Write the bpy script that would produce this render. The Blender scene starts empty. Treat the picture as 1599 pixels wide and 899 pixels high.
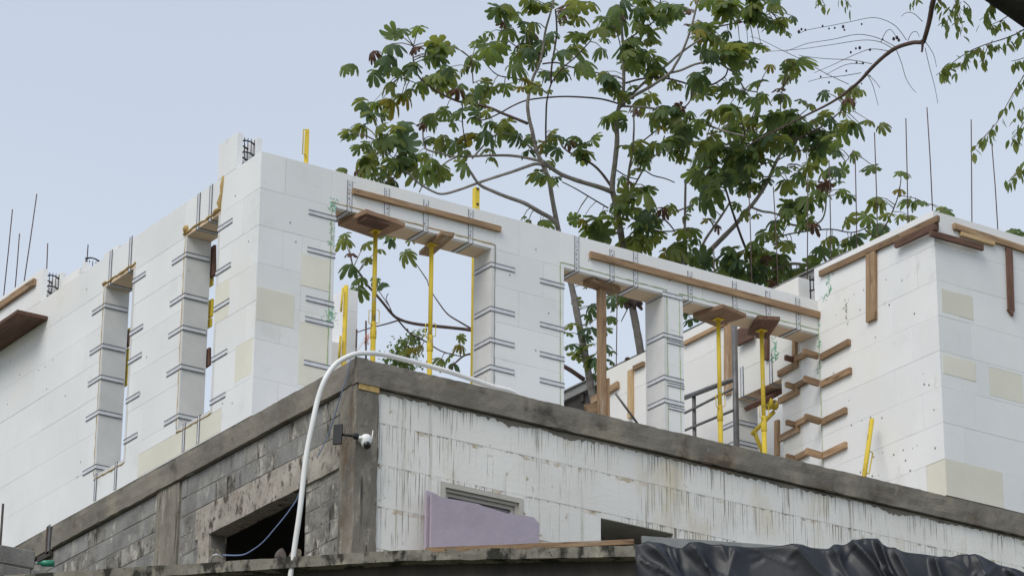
import bpy, bmesh, math, random
from mathutils import Vector, Matrix, noise
RND = random.Random(7)
S = bpy.context.scene
COL = S.collection
R = math.radians

# ------------------------------------------------------------------ camera
F_PX, PITCH, YAW, ROLL = 4978.5, 0.38077987, 0.98046567, 0.00622889
_fw = Vector((math.cos(PITCH)*math.cos(YAW), math.cos(PITCH)*math.sin(YAW), math.sin(PITCH)))
_r = _fw.cross(Vector((0, 0, 1))).normalized(); _u = _r.cross(_fw)
_r, _u = _r*math.cos(ROLL)+_u*math.sin(ROLL), -_r*math.sin(ROLL)+_u*math.cos(ROLL)
def ray(x, y): return (_fw*F_PX+_r*(x-800)-_u*(y-449.5)).normalized()
CAM = -29.77*ray(559, 556.5)
def at(x, y, ax, val):                       # photo direction met with the plane axis = val
    d = ray(x, y); return CAM+d*((val-CAM[ax])/d[ax])
def atd(x, y, dep):                          # photo direction at a forward distance
    d = ray(x, y); return CAM+d*(dep/d.dot(_fw))
D0 = (-CAM).dot(_fw)
cam = bpy.data.cameras.new('camera'); co = bpy.data.objects.new('camera', cam); COL.objects.link(co)
co.matrix_world = Matrix(((_r.x, _u.x, -_fw.x, CAM.x), (_r.y, _u.y, -_fw.y, CAM.y), (_r.z, _u.z, -_fw.z, CAM.z), (0, 0, 0, 1)))
cam.sensor_width = 36; cam.lens = 36*F_PX/1599; cam.clip_end = 6000; cam.clip_start = .5
S.camera = co

# ------------------------------------------------------------------ light: bright overcast, sun weak and wide
SUN_EL, SUN_AZ = 46, 207                     # azimuth of the sun seen from the scene, from +X counter-clockwise
W = bpy.data.worlds.new('World'); S.world = W; W.use_nodes = True
nt = W.node_tree; N = nt.nodes; bg = N['Background']
sky = N.new('ShaderNodeTexSky'); sky.sky_type = 'NISHITA'; sky.sun_disc = False
sky.sun_elevation = R(SUN_EL); sky.sun_rotation = R(90-SUN_AZ); sky.dust_density = 3; sky.air_density = 1.2; sky.ozone_density = 1.5
mixn = N.new('ShaderNodeMix'); mixn.data_type = 'RGBA'; mixn.inputs[0].default_value = .86
tc = N.new('ShaderNodeTexCoord'); sp = N.new('ShaderNodeSeparateXYZ'); rp = N.new('ShaderNodeValToRGB')
nz = N.new('ShaderNodeTexNoise'); nz.inputs['Scale'].default_value = 2.2; nz.inputs['Detail'].default_value = 4
ad = N.new('ShaderNodeMath'); ad.operation = 'MULTIPLY_ADD'; ad.inputs[1].default_value = .17
nt.links.new(tc.outputs['Generated'], sp.inputs[0]); nt.links.new(tc.outputs['Generated'], nz.inputs['Vector'])
nt.links.new(nz.outputs[0], ad.inputs[0]); nt.links.new(sp.outputs[2], ad.inputs[2]); nt.links.new(ad.outputs[0], rp.inputs[0])
e = rp.color_ramp.elements                  # cloud deck: pale at the horizon, greyer blue overhead
e[0].position = .14; e[0].color = (6.35, 6.85, 7.5, 1); e[1].position = .66; e[1].color = (4.0, 4.55, 5.45, 1)
nt.links.new(sky.outputs[0], mixn.inputs[6]); nt.links.new(rp.outputs[0], mixn.inputs[7])
nt.links.new(mixn.outputs[2], bg.inputs[0]); bg.inputs[1].default_value = .138
sl = bpy.data.lights.new('sun', 'SUN'); sl.energy = 1.75; sl.angle = R(35); sl.color = (1, .95, .87)
so = bpy.data.objects.new('sun', sl); COL.objects.link(so)
_sd = Vector((math.cos(R(SUN_AZ))*math.cos(R(SUN_EL)), math.sin(R(SUN_AZ))*math.cos(R(SUN_EL)), math.sin(R(SUN_EL))))
so.rotation_euler = _sd.to_track_quat('Z', 'Y').to_euler(); so.location = (0, 0, 40)
S.view_settings.view_transform = 'Standard'; S.view_settings.look = 'None'; S.view_settings.exposure = 0; S.view_settings.gamma = 1

# ------------------------------------------------------------------ materials
def mat(name, c1, c2=None, scale=3, stretch=(1, 1, 1), rough=.75, bump=.15, bscale=30, rnd=.05, spots=(), metal=0, coord='pos', spec=.3, lo=.35, hi=.65):
    m = bpy.data.materials.new(name); m.use_nodes = True
    t = m.node_tree; n = t.nodes; L = t.links.new; b = n['Principled BSDF']
    if coord == 'pos': src = n.new('ShaderNodeNewGeometry').outputs['Position']
    else: src = n.new('ShaderNodeTexCoord').outputs['Object']
    oi = n.new('ShaderNodeObjectInfo')
    if coord != 'pos':
        sc = n.new('ShaderNodeVectorMath'); sc.operation = 'ADD'
        ml = n.new('ShaderNodeMath'); ml.operation = 'MULTIPLY'; ml.inputs[1].default_value = 37
        L(oi.outputs['Random'], ml.inputs[0]); L(src, sc.inputs[0]); L(ml.outputs[0], sc.inputs[1]); src = sc.outputs[0]
    def nois(s, st, det=6, ro=.6):
        v = n.new('ShaderNodeVectorMath'); v.operation = 'MULTIPLY'; v.inputs[1].default_value = st
        L(src, v.inputs[0]); x = n.new('ShaderNodeTexNoise'); x.inputs['Scale'].default_value = s
        x.inputs['Detail'].default_value = det; x.inputs['Roughness'].default_value = ro; L(v.outputs[0], x.inputs['Vector']); return x.outputs[0]
    def ramp(a, lo, hi):
        x = n.new('ShaderNodeMapRange'); x.inputs[1].default_value = lo; x.inputs[2].default_value = hi; L(a, x.inputs[0]); return x.outputs[0]
    def mix(f, a, bb):
        x = n.new('ShaderNodeMix'); x.data_type = 'RGBA'
        if isinstance(f, float): x.inputs[0].default_value = f
        else: L(f, x.inputs[0])
        for s, v in ((6, a), (7, bb)):
            if isinstance(v, tuple): x.inputs[s].default_value = (*v, 1)
            else: L(v, x.inputs[s])
        return x.outputs[2]
    colr = mix(ramp(nois(scale, stretch), lo, hi), c1, c2 or tuple(x*.86 for x in c1))
    for (c, s, st, a, z) in spots: colr = mix(ramp(nois(s, st), a, z), colr, c)
    hs = n.new('ShaderNodeHueSaturation'); mr = n.new('ShaderNodeMapRange'); mr.inputs[3].default_value = 1-rnd; mr.inputs[4].default_value = 1+rnd
    L(oi.outputs['Random'], mr.inputs[0]); L(mr.outputs[0], hs.inputs['Value']); L(colr, hs.inputs['Color']); L(hs.outputs[0], b.inputs['Base Color'])
    b.inputs['Roughness'].default_value = rough; b.inputs['Metallic'].default_value = metal; b.inputs['Specular IOR Level'].default_value = spec
    if bump:
        bp = n.new('ShaderNodeBump'); bp.inputs['Strength'].default_value = bump; bp.inputs['Distance'].default_value = .02
        L(nois(bscale, stretch, 8, .65), bp.inputs['Height']); L(bp.outputs[0], b.inputs['Normal'])
    return m
GR = (.33, .32, .29)
M = dict(
 foam=mat('white_foam', (.83, .835, .84), (.77, .78, .785), 1.1, rough=.85, bump=.08, bscale=60, rnd=.028,
   spots=(((.82, .80, .745), .5, (1, 1, 1), .56, .76), ((.66, .66, .63), 2.2, (1, 1, 1), .60, .9), ((.60, .60, .575), 4.5, (1, 1, .7), .66, .80), ((.56, .56, .54), 8, (.6, .6, 3), .69, .78), ((.45, .45, .43), 26, (1, 1, 1), .74, .80))),
 foam_warm=mat('warm_foam', (.80, .797, .775), (.765, .75, .70), .8, rough=.85, bump=.08, bscale=60, rnd=.02,  # tinted warmer and slightly darker than the white foam
   spots=(((.62, .6, .5), 1.6, (1, 1, .5), .63, .9), ((.45, .45, .43), 26, (1, 1, 1), .74, .80))),
 cream=mat('yellowed_foam', (.78, .76, .665), (.715, .695, .60), 1.6, rough=.85, bump=.1, bscale=70, rnd=.05),
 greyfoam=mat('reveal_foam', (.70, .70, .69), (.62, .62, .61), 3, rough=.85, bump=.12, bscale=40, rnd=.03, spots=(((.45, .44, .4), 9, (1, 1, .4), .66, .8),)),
 conc=mat('beam_concrete', (.245, .222, .188), (.165, .152, .13), 1.3, (1, 1, 1.6), rough=.9, bump=.45, bscale=16, rnd=.03, lo=.38, hi=.62,
   spots=(((.30, .265, .21), 1.9, (1, 1, .8), .52, .68), ((.19, .13, .085), 1.3, (1, 1, 1), .58, .72), ((.085, .078, .068), 2.6, (1, 1, 1), .57, .70), ((.35, .33, .29), 8, (1, 1, .6), .64, .74), ((.05, .045, .04), 17, (1, 1, 1.4), .69, .76))),
 deck=mat('bounce_deck_concrete', (.42, .40, .37), (.34, .325, .30), 1.5, rough=.9, bump=.2),  # unseen slab top, lightened to bounce light onto soffits and reveals
 concold=mat('old_column_concrete', (.26, .235, .195), (.15, .137, .118), 3.0, (1.5, 1.5, .5), rough=.92, bump=.7, bscale=14, rnd=.03,
   spots=(((.30, .25, .19), 2.2, (2, 2, .3), .56, .8), ((.36, .33, .28), 7, (1.5, 1.5, .5), .56, .70), ((.15, .105, .065), 3, (1, 1, .5), .56, .72), ((.06, .055, .048), 4, (5, 5, .13), .585, .65), ((.32, .30, .265), 14, (1, 1, .7), .62, .72), ((.07, .063, .053), 26, (1, 1, .8), .63, .71))),
 lintel=mat('stained_lintel_concrete', (.47, .43, .375), (.29, .26, .22), 3.4, rough=.9, bump=.5, bscale=16,
   spots=(((.09, .075, .06), 10, (1, 1, .5), .55, .64), ((.06, .05, .04), 26, (1, 1, .7), .60, .68), ((.22, .12, .10), 5, (1, 1, .6), .60, .74), ((.15, .13, .105), 3, (1, 1, .8), .58, .72), ((.5, .48, .43), 6, (1, 1, 1), .64, .8))),
 cmu=mat('grey_block', (.285, .282, .27), (.185, .183, .175), 3.4, rough=.95, bump=.5, bscale=45, rnd=.08,
   spots=(((.38, .37, .335), 3.4, (1, 1, .6), .53, .68), ((.47, .45, .40), 10, (1, 1, .4), .60, .70), ((.10, .09, .08), 6, (1, 1, .5), .62, .74), ((.07, .065, .06), 22, (1, 1, .8), .67, .75))),
 cmuw=mat('washed_block', (.34, .325, .29), (.17, .16, .145), 5, rough=.95, bump=.9, bscale=22, rnd=.12,
   spots=(((.52, .49, .43), 9, (1, 1, .6), .55, .66), ((.07, .06, .05), 7, (1.5, 1.5, .5), .54, .64), ((.05, .045, .04), 24, (1, 1, .6), .62, .70))),
 mortar=mat('mortar', (.27, .26, .24), (.20, .19, .18), 6, rough=.95, bump=.5, bscale=40),
 ledge=mat('mossy_ledge_concrete', (.26, .245, .205), (.17, .155, .13), 5, rough=.95, bump=.6, bscale=18,
   spots=(((.035, .034, .028), 6, (1, 1, .45), .51, .60), ((.05, .047, .038), 17, (1, 1, .7), .60, .68), ((.38, .35, .28), 4, (1, 1, 1), .60, .74))),
 darkwall=mat('shaded_stained_wall', (.075, .066, .058), (.04, .037, .034), 3, (1, 1, .4), rough=.95, bump=.4, bscale=18, spots=(((.12, .10, .085), 3, (1, 1, .4), .6, .75),)),  # shade under canopy and in rooms put into base colour; streaks are stains
 wood=mat('formwork_pine', (.40, .27, .16), (.25, .16, .095), 9, (.35, 3, 3), rough=.8, bump=.35, bscale=14, rnd=.28, coord='obj', spots=(((.09, .055, .035), 6, (.5, 2.5, 2.5), .58, .70), ((.46, .40, .33), 4, (.4, 2, 2), .60, .74), ((.07, .045, .03), 16, (1, 1, 1), .70, .76))),
 wooddark=mat('weathered_formwork', (.19, .105, .075), (.11, .062, .045), 9, (.35, 3, 3), rough=.8, bump=.25, bscale=14, rnd=.2, coord='obj', spots=(((.30, .22, .16), 5, (.4, 2, 2), .64, .76),)),
 woodpale=mat('fresh_pine', (.58, .42, .24), (.48, .32, .16), 9, (.35, 3, 3), rough=.75, bump=.2, bscale=14, rnd=.12, coord='obj'),
 ply=mat('form_plywood', (.34, .215, .14), (.24, .145, .095), 4, rough=.7, bump=.2, bscale=18, rnd=.18, coord='obj', spots=(((.13, .075, .055), 5, (1, 1, 1), .62, .76),)),
 soffit=mat('tan_board', (.74, .575, .41), (.67, .52, .37), 3, rough=.8, bump=.1, bscale=40, rnd=.03),
 yellow=mat('yellow_paint', (.74, .56, .055), (.62, .45, .05), 5, (1, 1, .3), rough=.6, bump=.2, bscale=40, rnd=.08, spec=.3, spots=(((.36, .25, .08), 9, (1, 1, .4), .60, .68), ((.55, .51, .42), 11, (1, 1, .6), .63, .70), ((.16, .09, .05), 22, (1, 1, .6), .68, .73))),
 galv=mat('galvanised_strip', (.72, .735, .76), (.62, .63, .66), 12, rough=.5, bump=.1, bscale=40, rnd=.06, metal=.1, spec=.4),
 galvlip=mat('strip_lip', (.19, .19, .21), (.13, .13, .15), 12, rough=.5, bump=0, metal=.5),
 steel=mat('grey_tube_steel', (.20, .195, .195), (.13, .125, .125), 8, rough=.5, bump=.15, bscale=30, metal=.5, spots=(((.2, .12, .08), 10, (1, 1, .5), .64, .76),)),
 rust=mat('rusty_rebar', (.13, .085, .075), (.085, .055, .05), 14, rough=.85, bump=.3, bscale=80),
 pvc=mat('white_pipe_plastic', (.88, .88, .88), (.82, .82, .81), 4, rough=.35, bump=.03, rnd=0, spec=.45),
 web=mat('black_web_plastic', (.03, .03, .035), rough=.5, bump=0),
 black=mat('black_plastic', (.02, .021, .023), (.03, .03, .032), 8, rough=.45, bump=.05),
 lens=mat('dark_dome_glass', (.012, .012, .015), rough=.08, bump=0, spec=.6),
 purple=mat('mauve_board', (.475, .415, .49), (.42, .365, .435), 2.5, rough=.75, bump=.5, bscale=5, rnd=.05, spots=(((.40, .33, .42), 4, (1, 1, .6), .64, .78), ((.6, .52, .6), 14, (1, 1, 1), .72, .8))),
 frame=mat('grey_window_frame', (.55, .53, .475), (.47, .455, .41), 5, rough=.6, bump=.1),
 glass=mat('dim_window_pane', (.27, .23, .28), (.19, .16, .195), 3, rough=.15, bump=0, spec=.6),
 tarp=mat('black_tarp', (.011, .013, .018), (.018, .020, .026), 3, rough=.46, bump=.06, bscale=16, rnd=0, spec=.5),
 fibre=mat('grey_fibre_board', (.36, .37, .36), (.29, .30, .295), 4, rough=.8, bump=.2),
 pu=mat('ochre_spray_foam', (.56, .42, .19), (.42, .28, .10), 14, rough=.9, bump=.8, bscale=40),
 green=mat('green_spray_foam', (.46, .56, .33), (.33, .46, .22), 14, rough=.9, bump=.6, bscale=40),
 mark=mat('green_marker', (.22, .52, .36), (.30, .56, .42), 14, rough=.9, bump=0),
 seal=mat('dark_joint', (.20, .20, .19), (.30, .29, .26), 14, rough=.9, bump=0),
 bark=mat('grey_bark', (.34, .31, .28), (.22, .19, .17), 7, (1, 1, 2.2), rough=.9, bump=.4, bscale=18, spots=(((.42, .39, .35), 9, (1, 1, 3), .62, .76), ((.10, .08, .07), 12, (1, 1, 3), .66, .75))),
 twig=mat('dark_twig_bark', (.13, .095, .085), (.085, .06, .055), 8, rough=.85, bump=.3),
 redtwig=mat('red_brown_twig', (.15, .10, .085), (.09, .062, .055), 8, rough=.85, bump=.3),
 limb=mat('backlit_dark_bark', (.035, .032, .028), (.02, .02, .018), 6, rough=.95, bump=.6, bscale=14),  # near-black: underexposure against the sky put into the bark colour
 petiole=mat('leaf_stalk', (.20, .20, .12), (.24, .16, .12), 8, rough=.7, bump=0),
 fruit=mat('dark_fruit', (.05, .035, .05), (.03, .02, .035), 9, rough=.5, bump=0),
 earth=mat('grassy_earth', (.20, .185, .14), (.10, .12, .06), .8, rough=.95, bump=.5, bscale=3),
 roof=mat('weathered_roof_sheet', (.33, .325, .32), (.24, .235, .23), 3, rough=.7, bump=.2),
 rooftrim=mat('dark_roof_timber', (.075, .065, .06), (.05, .045, .042), 5, rough=.8, bump=.2),
 blue=mat('blue_cable', (.20, .27, .45), rough=.5, bump=0), whitecord=mat('white_cable', (.6, .61, .64), rough=.5, bump=0),
 orange=mat('orange_string', (.70, .24, .10), rough=.8, bump=0),
 rubber=mat('grey_boot', (.20, .17, .15), (.13, .11, .10), 9, rough=.85, bump=.4), sole=mat('tan_boot_sole', (.33, .27, .20), (.17, .14, .105), 16, rough=.9, bump=.5),
 bottle=mat('green_bottle_plastic', (.02, .20, .12), (.03, .26, .16), 6, rough=.25, bump=0, spec=.5), cap=mat('bottle_cap', (.7, .72, .7), rough=.4, bump=0),
)
def dirty_mat():
    m = mat('stained_foam', (.83, .82, .785), (.76, .75, .71), 1.6, rough=.85, bump=.2, bscale=26, rnd=.03,
        spots=(((.66, .58, .42), 1.5, (1, 1, .4), .58, .76), ((.50, .48, .43), 3.2, (3, 3, .16), .60, .74), ((.36, .27, .15), 9, (1, 1, .8), .66, .74)))
    t = m.node_tree; n = t.nodes; L = t.links.new; b = n['Principled BSDF']; base = b.inputs['Base Color'].links[0].from_socket
    pos = n.new('ShaderNodeNewGeometry').outputs['Position']; sp = n.new('ShaderNodeSeparateXYZ'); L(pos, sp.inputs[0])
    def mth(op, a, c=None):
        x = n.new('ShaderNodeMath'); x.operation = op
        for k, v in enumerate((a, c)):
            if v is None: continue
            if isinstance(v, (int, float)): x.inputs[k].default_value = v
            else: L(v, x.inputs[k])
        return x.outputs[0]
    def noi(st, sc, lo, hi):
        v = n.new('ShaderNodeVectorMath'); v.operation = 'MULTIPLY'; v.inputs[1].default_value = st; L(pos, v.inputs[0])
        x = n.new('ShaderNodeTexNoise'); x.inputs['Scale'].default_value = sc; x.inputs['Detail'].default_value = 4; L(v.outputs[0], x.inputs['Vector'])
        r = n.new('ShaderNodeMapRange'); r.inputs[1].default_value = lo; r.inputs[2].default_value = hi; L(x.outputs[0], r.inputs[0]); return r.outputs[0]
    wob = noi((1, 1, 0), 11, 0, 1); jag = mth('MULTIPLY', mth('SUBTRACT', noi((1, 1, 1), 30, 0, 1), .5), .16)
    fr = mth('FRACT', mth('DIVIDE', mth('ADD', mth('SUBTRACT', ZSEAM, sp.outputs[2]), 8*.406), .406))      # 0 just under a joint
    fall = mth('MAXIMUM', mth('SUBTRACT', mth('MULTIPLY', wob, 2.2), mth('ADD', fr, .22)), 0)
    clump = noi((1, 1, .4), 1.4, .42, .56)
    st1 = mth('MULTIPLY', mth('MULTIPLY', noi((1, 1, .016), 78, .565, .60), mth('MINIMUM', mth('MULTIPLY', fall, 3), 1)), clump)
    st2 = mth('MULTIPLY', noi((1, 1, .02), 17, .63, .70), mth('MINIMUM', mth('MULTIPLY', fall, 2), 1))
    seam = mth('MULTIPLY', mth('LESS_THAN', mth('ADD', fr, jag), .035), noi((1, 1, 1), 16, .50, .62))
    och = mth('MULTIPLY', mth('LESS_THAN', mth('ADD', fr, jag), .10), noi((1, 1, 1), 5, .54, .68))
    cur = base
    for f, c, k in ((st2, (.40, .36, .29), .75), (st1, (.12, .10, .078), .80), (och, (.40, .27, .12), .7), (seam, (.12, .105, .085), .65)):
        x = n.new('ShaderNodeMix'); x.data_type = 'RGBA'; L(mth('MULTIPLY', f, k), x.inputs[0]); L(cur, x.inputs[6]); x.inputs[7].default_value = (*c, 1); cur = x.outputs[2]
    L(cur, b.inputs['Base Color']); return m
ZSEAM = at(590, 659, 1, .05).z
M['dirty'] = dirty_mat()
def leafmat(name, c, c2, tr, k=.42):
    m = mat(name, c, c2, 9, rough=.55, bump=.25, bscale=34, rnd=.24, coord='obj', spec=.35)
    t = m.node_tree; n = t.nodes; b = n['Principled BSDF']; out = n['Material Output']
    tl = n.new('ShaderNodeBsdfTranslucent'); tl.inputs[0].default_value = (*tr, 1)
    mx = n.new('ShaderNodeMixShader'); mx.inputs[0].default_value = k
    t.links.new(b.outputs[0], mx.inputs[1]); t.links.new(tl.outputs[0], mx.inputs[2]); t.links.new(mx.outputs[0], out.inputs[0]); return m
LM = dict(
 g=leafmat('deep_green_leaf', (.125, .175, .066), (.085, .138, .056), (.28, .36, .07), .48),
 d=leafmat('blue_green_leaf', (.085, .138, .072), (.062, .108, .060), (.18, .25, .07), .44),
 l=leafmat('olive_leaf', (.17, .20, .06), (.12, .165, .055), (.34, .37, .07), .48),
 y=leafmat('yellow_leaf', (.26, .225, .035), (.17, .17, .035), (.38, .30, .04)),
 b=leafmat('rusty_leaf', (.15, .085, .055), (.09, .05, .04), (.17, .085, .05)),
 s=leafmat('small_tree_leaf', (.13, .175, .05), (.10, .145, .045), (.28, .34, .06)),
)

# ------------------------------------------------------------------ mesh helpers
class MB:
    def __init__(s): s.v = []; s.f = []; s.m = []; s.mats = []; s.sm = []
    def mi(s, m):
        if m not in s.mats: s.mats.append(m)
        return s.mats.index(m)
    def add(s, vs, fs, m, smooth=False):
        o = len(s.v); s.v += [Vector(v) for v in vs]; k = s.mi(m)
        for f in fs: s.f.append([i+o for i in f]); s.m.append(k); s.sm.append(smooth)
    def box(s, a, b, m):
        x0, y0, z0 = (min(p, q) for p, q in zip(a, b)); x1, y1, z1 = (max(p, q) for p, q in zip(a, b))
        s.add([(x0, y0, z0), (x1, y0, z0), (x1, y1, z0), (x0, y1, z0), (x0, y0, z1), (x1, y0, z1), (x1, y1, z1), (x0, y1, z1)],
              [(3, 2, 1, 0), (4, 5, 6, 7), (0, 1, 5, 4), (1, 2, 6, 5), (2, 3, 7, 6), (3, 0, 4, 7)], m)
    def obox(s, c, ax, ay, az, m):           # centre and three half-axis vectors
        c = Vector(c); P = [c+ax*i+ay*j+az*k for k in (-1, 1) for (i, j) in ((-1, -1), (1, -1), (1, 1), (-1, 1))]
        s.add(P, [(3, 2, 1, 0), (4, 5, 6, 7), (0, 1, 5, 4), (1, 2, 6, 5), (2, 3, 7, 6), (3, 0, 4, 7)], m)
    def prism(s, pts, ext, m):               # planar outline pushed along ext
        n = len(pts); P = [Vector(p) for p in pts]; s.add(P+[p+ext for p in P], [tuple(range(n))[::-1], tuple(range(n, 2*n))]+[(i, (i+1) % n, n+(i+1) % n, n+i) for i in range(n)], m)
    def tube(s, path, rad, m, n=8, caps=True):
        path = [Vector(p) for p in path]; L = len(path)
        if not isinstance(rad, (list, tuple)): rad = [rad]*L
        vs = []; ref = None
        for i, p in enumerate(path):
            t = (path[min(i+1, L-1)]-path[max(i-1, 0)]).normalized()
            if ref is None: ref = t.orthogonal().normalized()
            ref = (ref-t*ref.dot(t)); ref = ref.normalized() if ref.length > 1e-6 else t.orthogonal().normalized()
            bn = t.cross(ref)
            vs += [p+(ref*math.cos(2*math.pi*k/n)+bn*math.sin(2*math.pi*k/n))*rad[i] for k in range(n)]
        fs = [(i*n+k, i*n+(k+1) % n, (i+1)*n+(k+1) % n, (i+1)*n+k) for i in range(L-1) for k in range(n)]
        if caps: fs += [tuple(range(n))[::-1], tuple((L-1)*n+k for k in range(n))]
        s.add(vs, fs, m, True)
    def lathe(s, c, prof, m, n=16, axis=Vector((0, 0, 1))):
        c = Vector(c); a = axis.normalized(); u = a.orthogonal().normalized(); w = a.cross(u)
        vs = [c+a*z+(u*math.cos(2*math.pi*k/n)+w*math.sin(2*math.pi*k/n))*r for (r, z) in prof for k in range(n)]
        s.add(vs, [(i*n+k, i*n+(k+1) % n, (i+1)*n+(k+1) % n, (i+1)*n+k) for i in range(len(prof)-1) for k in range(n)]+[tuple(range(n))[::-1], tuple((len(prof)-1)*n+k for k in range(n))], m, True)
    def mesh(s, name, off=Vector((0, 0, 0))):
        me = bpy.data.meshes.new(name); me.from_pydata([v-off for v in s.v], [], s.f)
        for m in s.mats: me.materials.append(m)
        me.polygons.foreach_set('material_index', s.m); me.polygons.foreach_set('use_smooth', s.sm); me.update(); return me
def wpos(o):
    p = Vector((0, 0, 0))
    while o: p += o.location; o = o.parent
    return p
def link(name, me, parent=None, loc=(0, 0, 0)):
    o = bpy.data.objects.new(name, me); COL.objects.link(o); o.location = loc; o.parent = parent; return o
def build(mb, name, parent=None, kind=None):     # vertices given in world space
    off = wpos(parent) if parent else sum(mb.v, Vector())/len(mb.v)
    o = link(name, mb.mesh(name, off), parent)
    if not parent: o.location = off
    if kind: o['kind'] = kind
    return o
def tag(o, label, cat, group=None):
    o['label'] = label; o['category'] = cat
    if group: o['group'] = group
    return o
def thing(name, loc, label, cat, group=None):
    o = bpy.data.objects.new(name, None); COL.objects.link(o); o.location = loc; o.empty_display_size = .2
    return tag(o, label, cat, group)
_bc = {}
def block_mesh(dx, dy, dz, m, ch=.0017):         # chamfered block, shared between blocks of one size
    k = (round(dx, 3), round(dy, 3), round(dz, 3), m.name, ch)
    if k in _bc: return _bc[k]
    bm = bmesh.new(); bmesh.ops.create_cube(bm, size=1)
    for v in bm.verts: v.co = Vector((v.co.x*dx, v.co.y*dy, v.co.z*dz))
    if ch: bmesh.ops.bevel(bm, geom=bm.edges[:], offset=ch, segments=1, affect='EDGES')
    me = bpy.data.meshes.new('block'); bm.to_mesh(me); bm.free(); me.materials.append(m); _bc[k] = me; return me
def block(name, lo, hi, m, parent, gap=.001, jit=.001, ch=.0017):
    lo = Vector(lo); hi = Vector(hi); d = hi-lo-Vector((gap, gap, gap))
    o = link(name, block_mesh(d.x, d.y, d.z, m, ch), parent)
    o.location = (lo+hi)/2-(wpos(parent) if parent else Vector())+Vector((RND.uniform(-jit, jit), RND.uniform(-jit, jit), 0)); return o
def board_mesh(ln, t, h, m):                     # sawn board: bowed, with uneven edges and a nicked end
    mb = MB(); n = max(4, min(14, int(ln/.12))); sd = RND.uniform(0, 90); vs = []
    for i in range(n+1):
        x = (i/n-.5)*ln; bow = noise.noise(Vector((x*.7, sd, 0)))*.006
        for k, (y, z) in enumerate(((-1, -1), (-.9, -1), (1, -1), (1, 1), (-.9, 1), (-1, 1))):
            q = noise.noise(Vector((x*3.1, sd+k*3.3, 1)))*.003
            dx = noise.noise(Vector((sd, k*2.1, i)))*.008 if i in (0, n) else 0
            vs.append(Vector((x+dx, y*t/2, z*h/2*(1 if abs(y) < .95 else .93)+bow+q)))
    fs = [(i*6+k, i*6+(k+1) % 6, (i+1)*6+(k+1) % 6, (i+1)*6+k)[::-1] for i in range(n) for k in range(6)]+[tuple(range(6)), tuple(n*6+k for k in range(6))[::-1]]
    mb.add(vs, fs, m); return mb.mesh('board')
def beam(name, p0, p1, up, h, t, m, parent=None, ch=.003):   # board between two points: h across 'up', t along the third axis
    p0 = Vector(p0); p1 = Vector(p1); x = (p1-p0); ln = x.length; x.normalize(); up = Vector(up); z = (up-x*up.dot(x)).normalized(); y = z.cross(x)
    me = block_mesh(ln, t, h, m, ch)
    if ln > .5 and min(t, h) > .015:
        me = board_mesh(ln, t, h, m)
    o = link(name, me, parent); c = (p0+p1)/2-(wpos(parent) if parent else Vector())
    o.matrix_local = Matrix(((x.x, y.x, z.x, c.x), (x.y, y.y, z.y, c.y), (x.z, y.z, z.z, c.z), (0, 0, 0, 1))); return o
X, Y, Z = Vector((1, 0, 0)), Vector((0, 1, 0)), Vector((0, 0, 1))
def smooth_path(pts, n=4):
    P = [Vector(p) for p in pts]; out = []
    for i in range(len(P)-1):
        a, b, c, d = P[max(i-1, 0)], P[i], P[i+1], P[min(i+2, len(P)-1)]
        for k in range(n):
            t = k/n; out.append(.5*((2*b)+(c-a)*t+(2*a-5*b+4*c-d)*t*t+(3*b-a-3*c+d)*t**3))
    return out+[P[-1]]

# ------------------------------------------------------------------ ground
g = MB(); g.box((-2500, -2500, -12.4), (2500, 2500, -12.05), M['earth']); build(g, 'ground', kind='structure')

# ------------------------------------------------------------------ foam block walls (upper storey)
CH = .406; BL = 1.219
def sub_rects(rects, h):
    out = []
    for (a, b, c, d) in rects:
        if h[0] >= b or h[1] <= a or h[2] >= d or h[3] <= c: out.append((a, b, c, d)); continue
        if a < h[0]: out.append((a, h[0], c, d))
        if h[1] < b: out.append((h[1], b, c, d))
        m0, m1 = max(a, h[0]), min(b, h[1])
        if c < h[2]: out.append((m0, m1, c, h[2]))
        if h[3] < d: out.append((m0, m1, h[3], d))
    return [r for r in out if r[1]-r[0] > .006 and r[3]-r[2] > .006]
def foam_wall(parent, ax, plane, thick, u0, u1, z0, n, holes=(), patches=(), off=.3, m='foam', alt=None):
    """ax 0: wall faces -X and runs along Y; ax 1: wall faces -Y and runs along X"""
    def put(name, r, mm, proud=0):
        lo, hi = ((plane-proud, r[0], r[2]), (plane+thick, r[1], r[3])) if ax == 0 else ((r[0], plane-proud, r[2]), (r[1], plane+thick, r[3]))
        return block(name, lo, hi, M[mm], parent)
    ua = u0
    for k in range(n):
        u0 = alt if alt is not None and k % 2 else ua
        a = u0-BL*(off if k % 2 else off+.5) % BL
        while a < u1:
            r = [(max(a, u0), min(a+BL, u1), z0+k*CH, z0+(k+1)*CH)]; a += BL
            if r[0][1]-r[0][0] < .05: continue
            for h in holes: r = sub_rects(r, h)
            for p in patches: r = sub_rects(r, p)
            for q in r: put('foam_block', q, m)
    for p in patches: put('foam_patch', p, 'cream', .0015)
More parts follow.
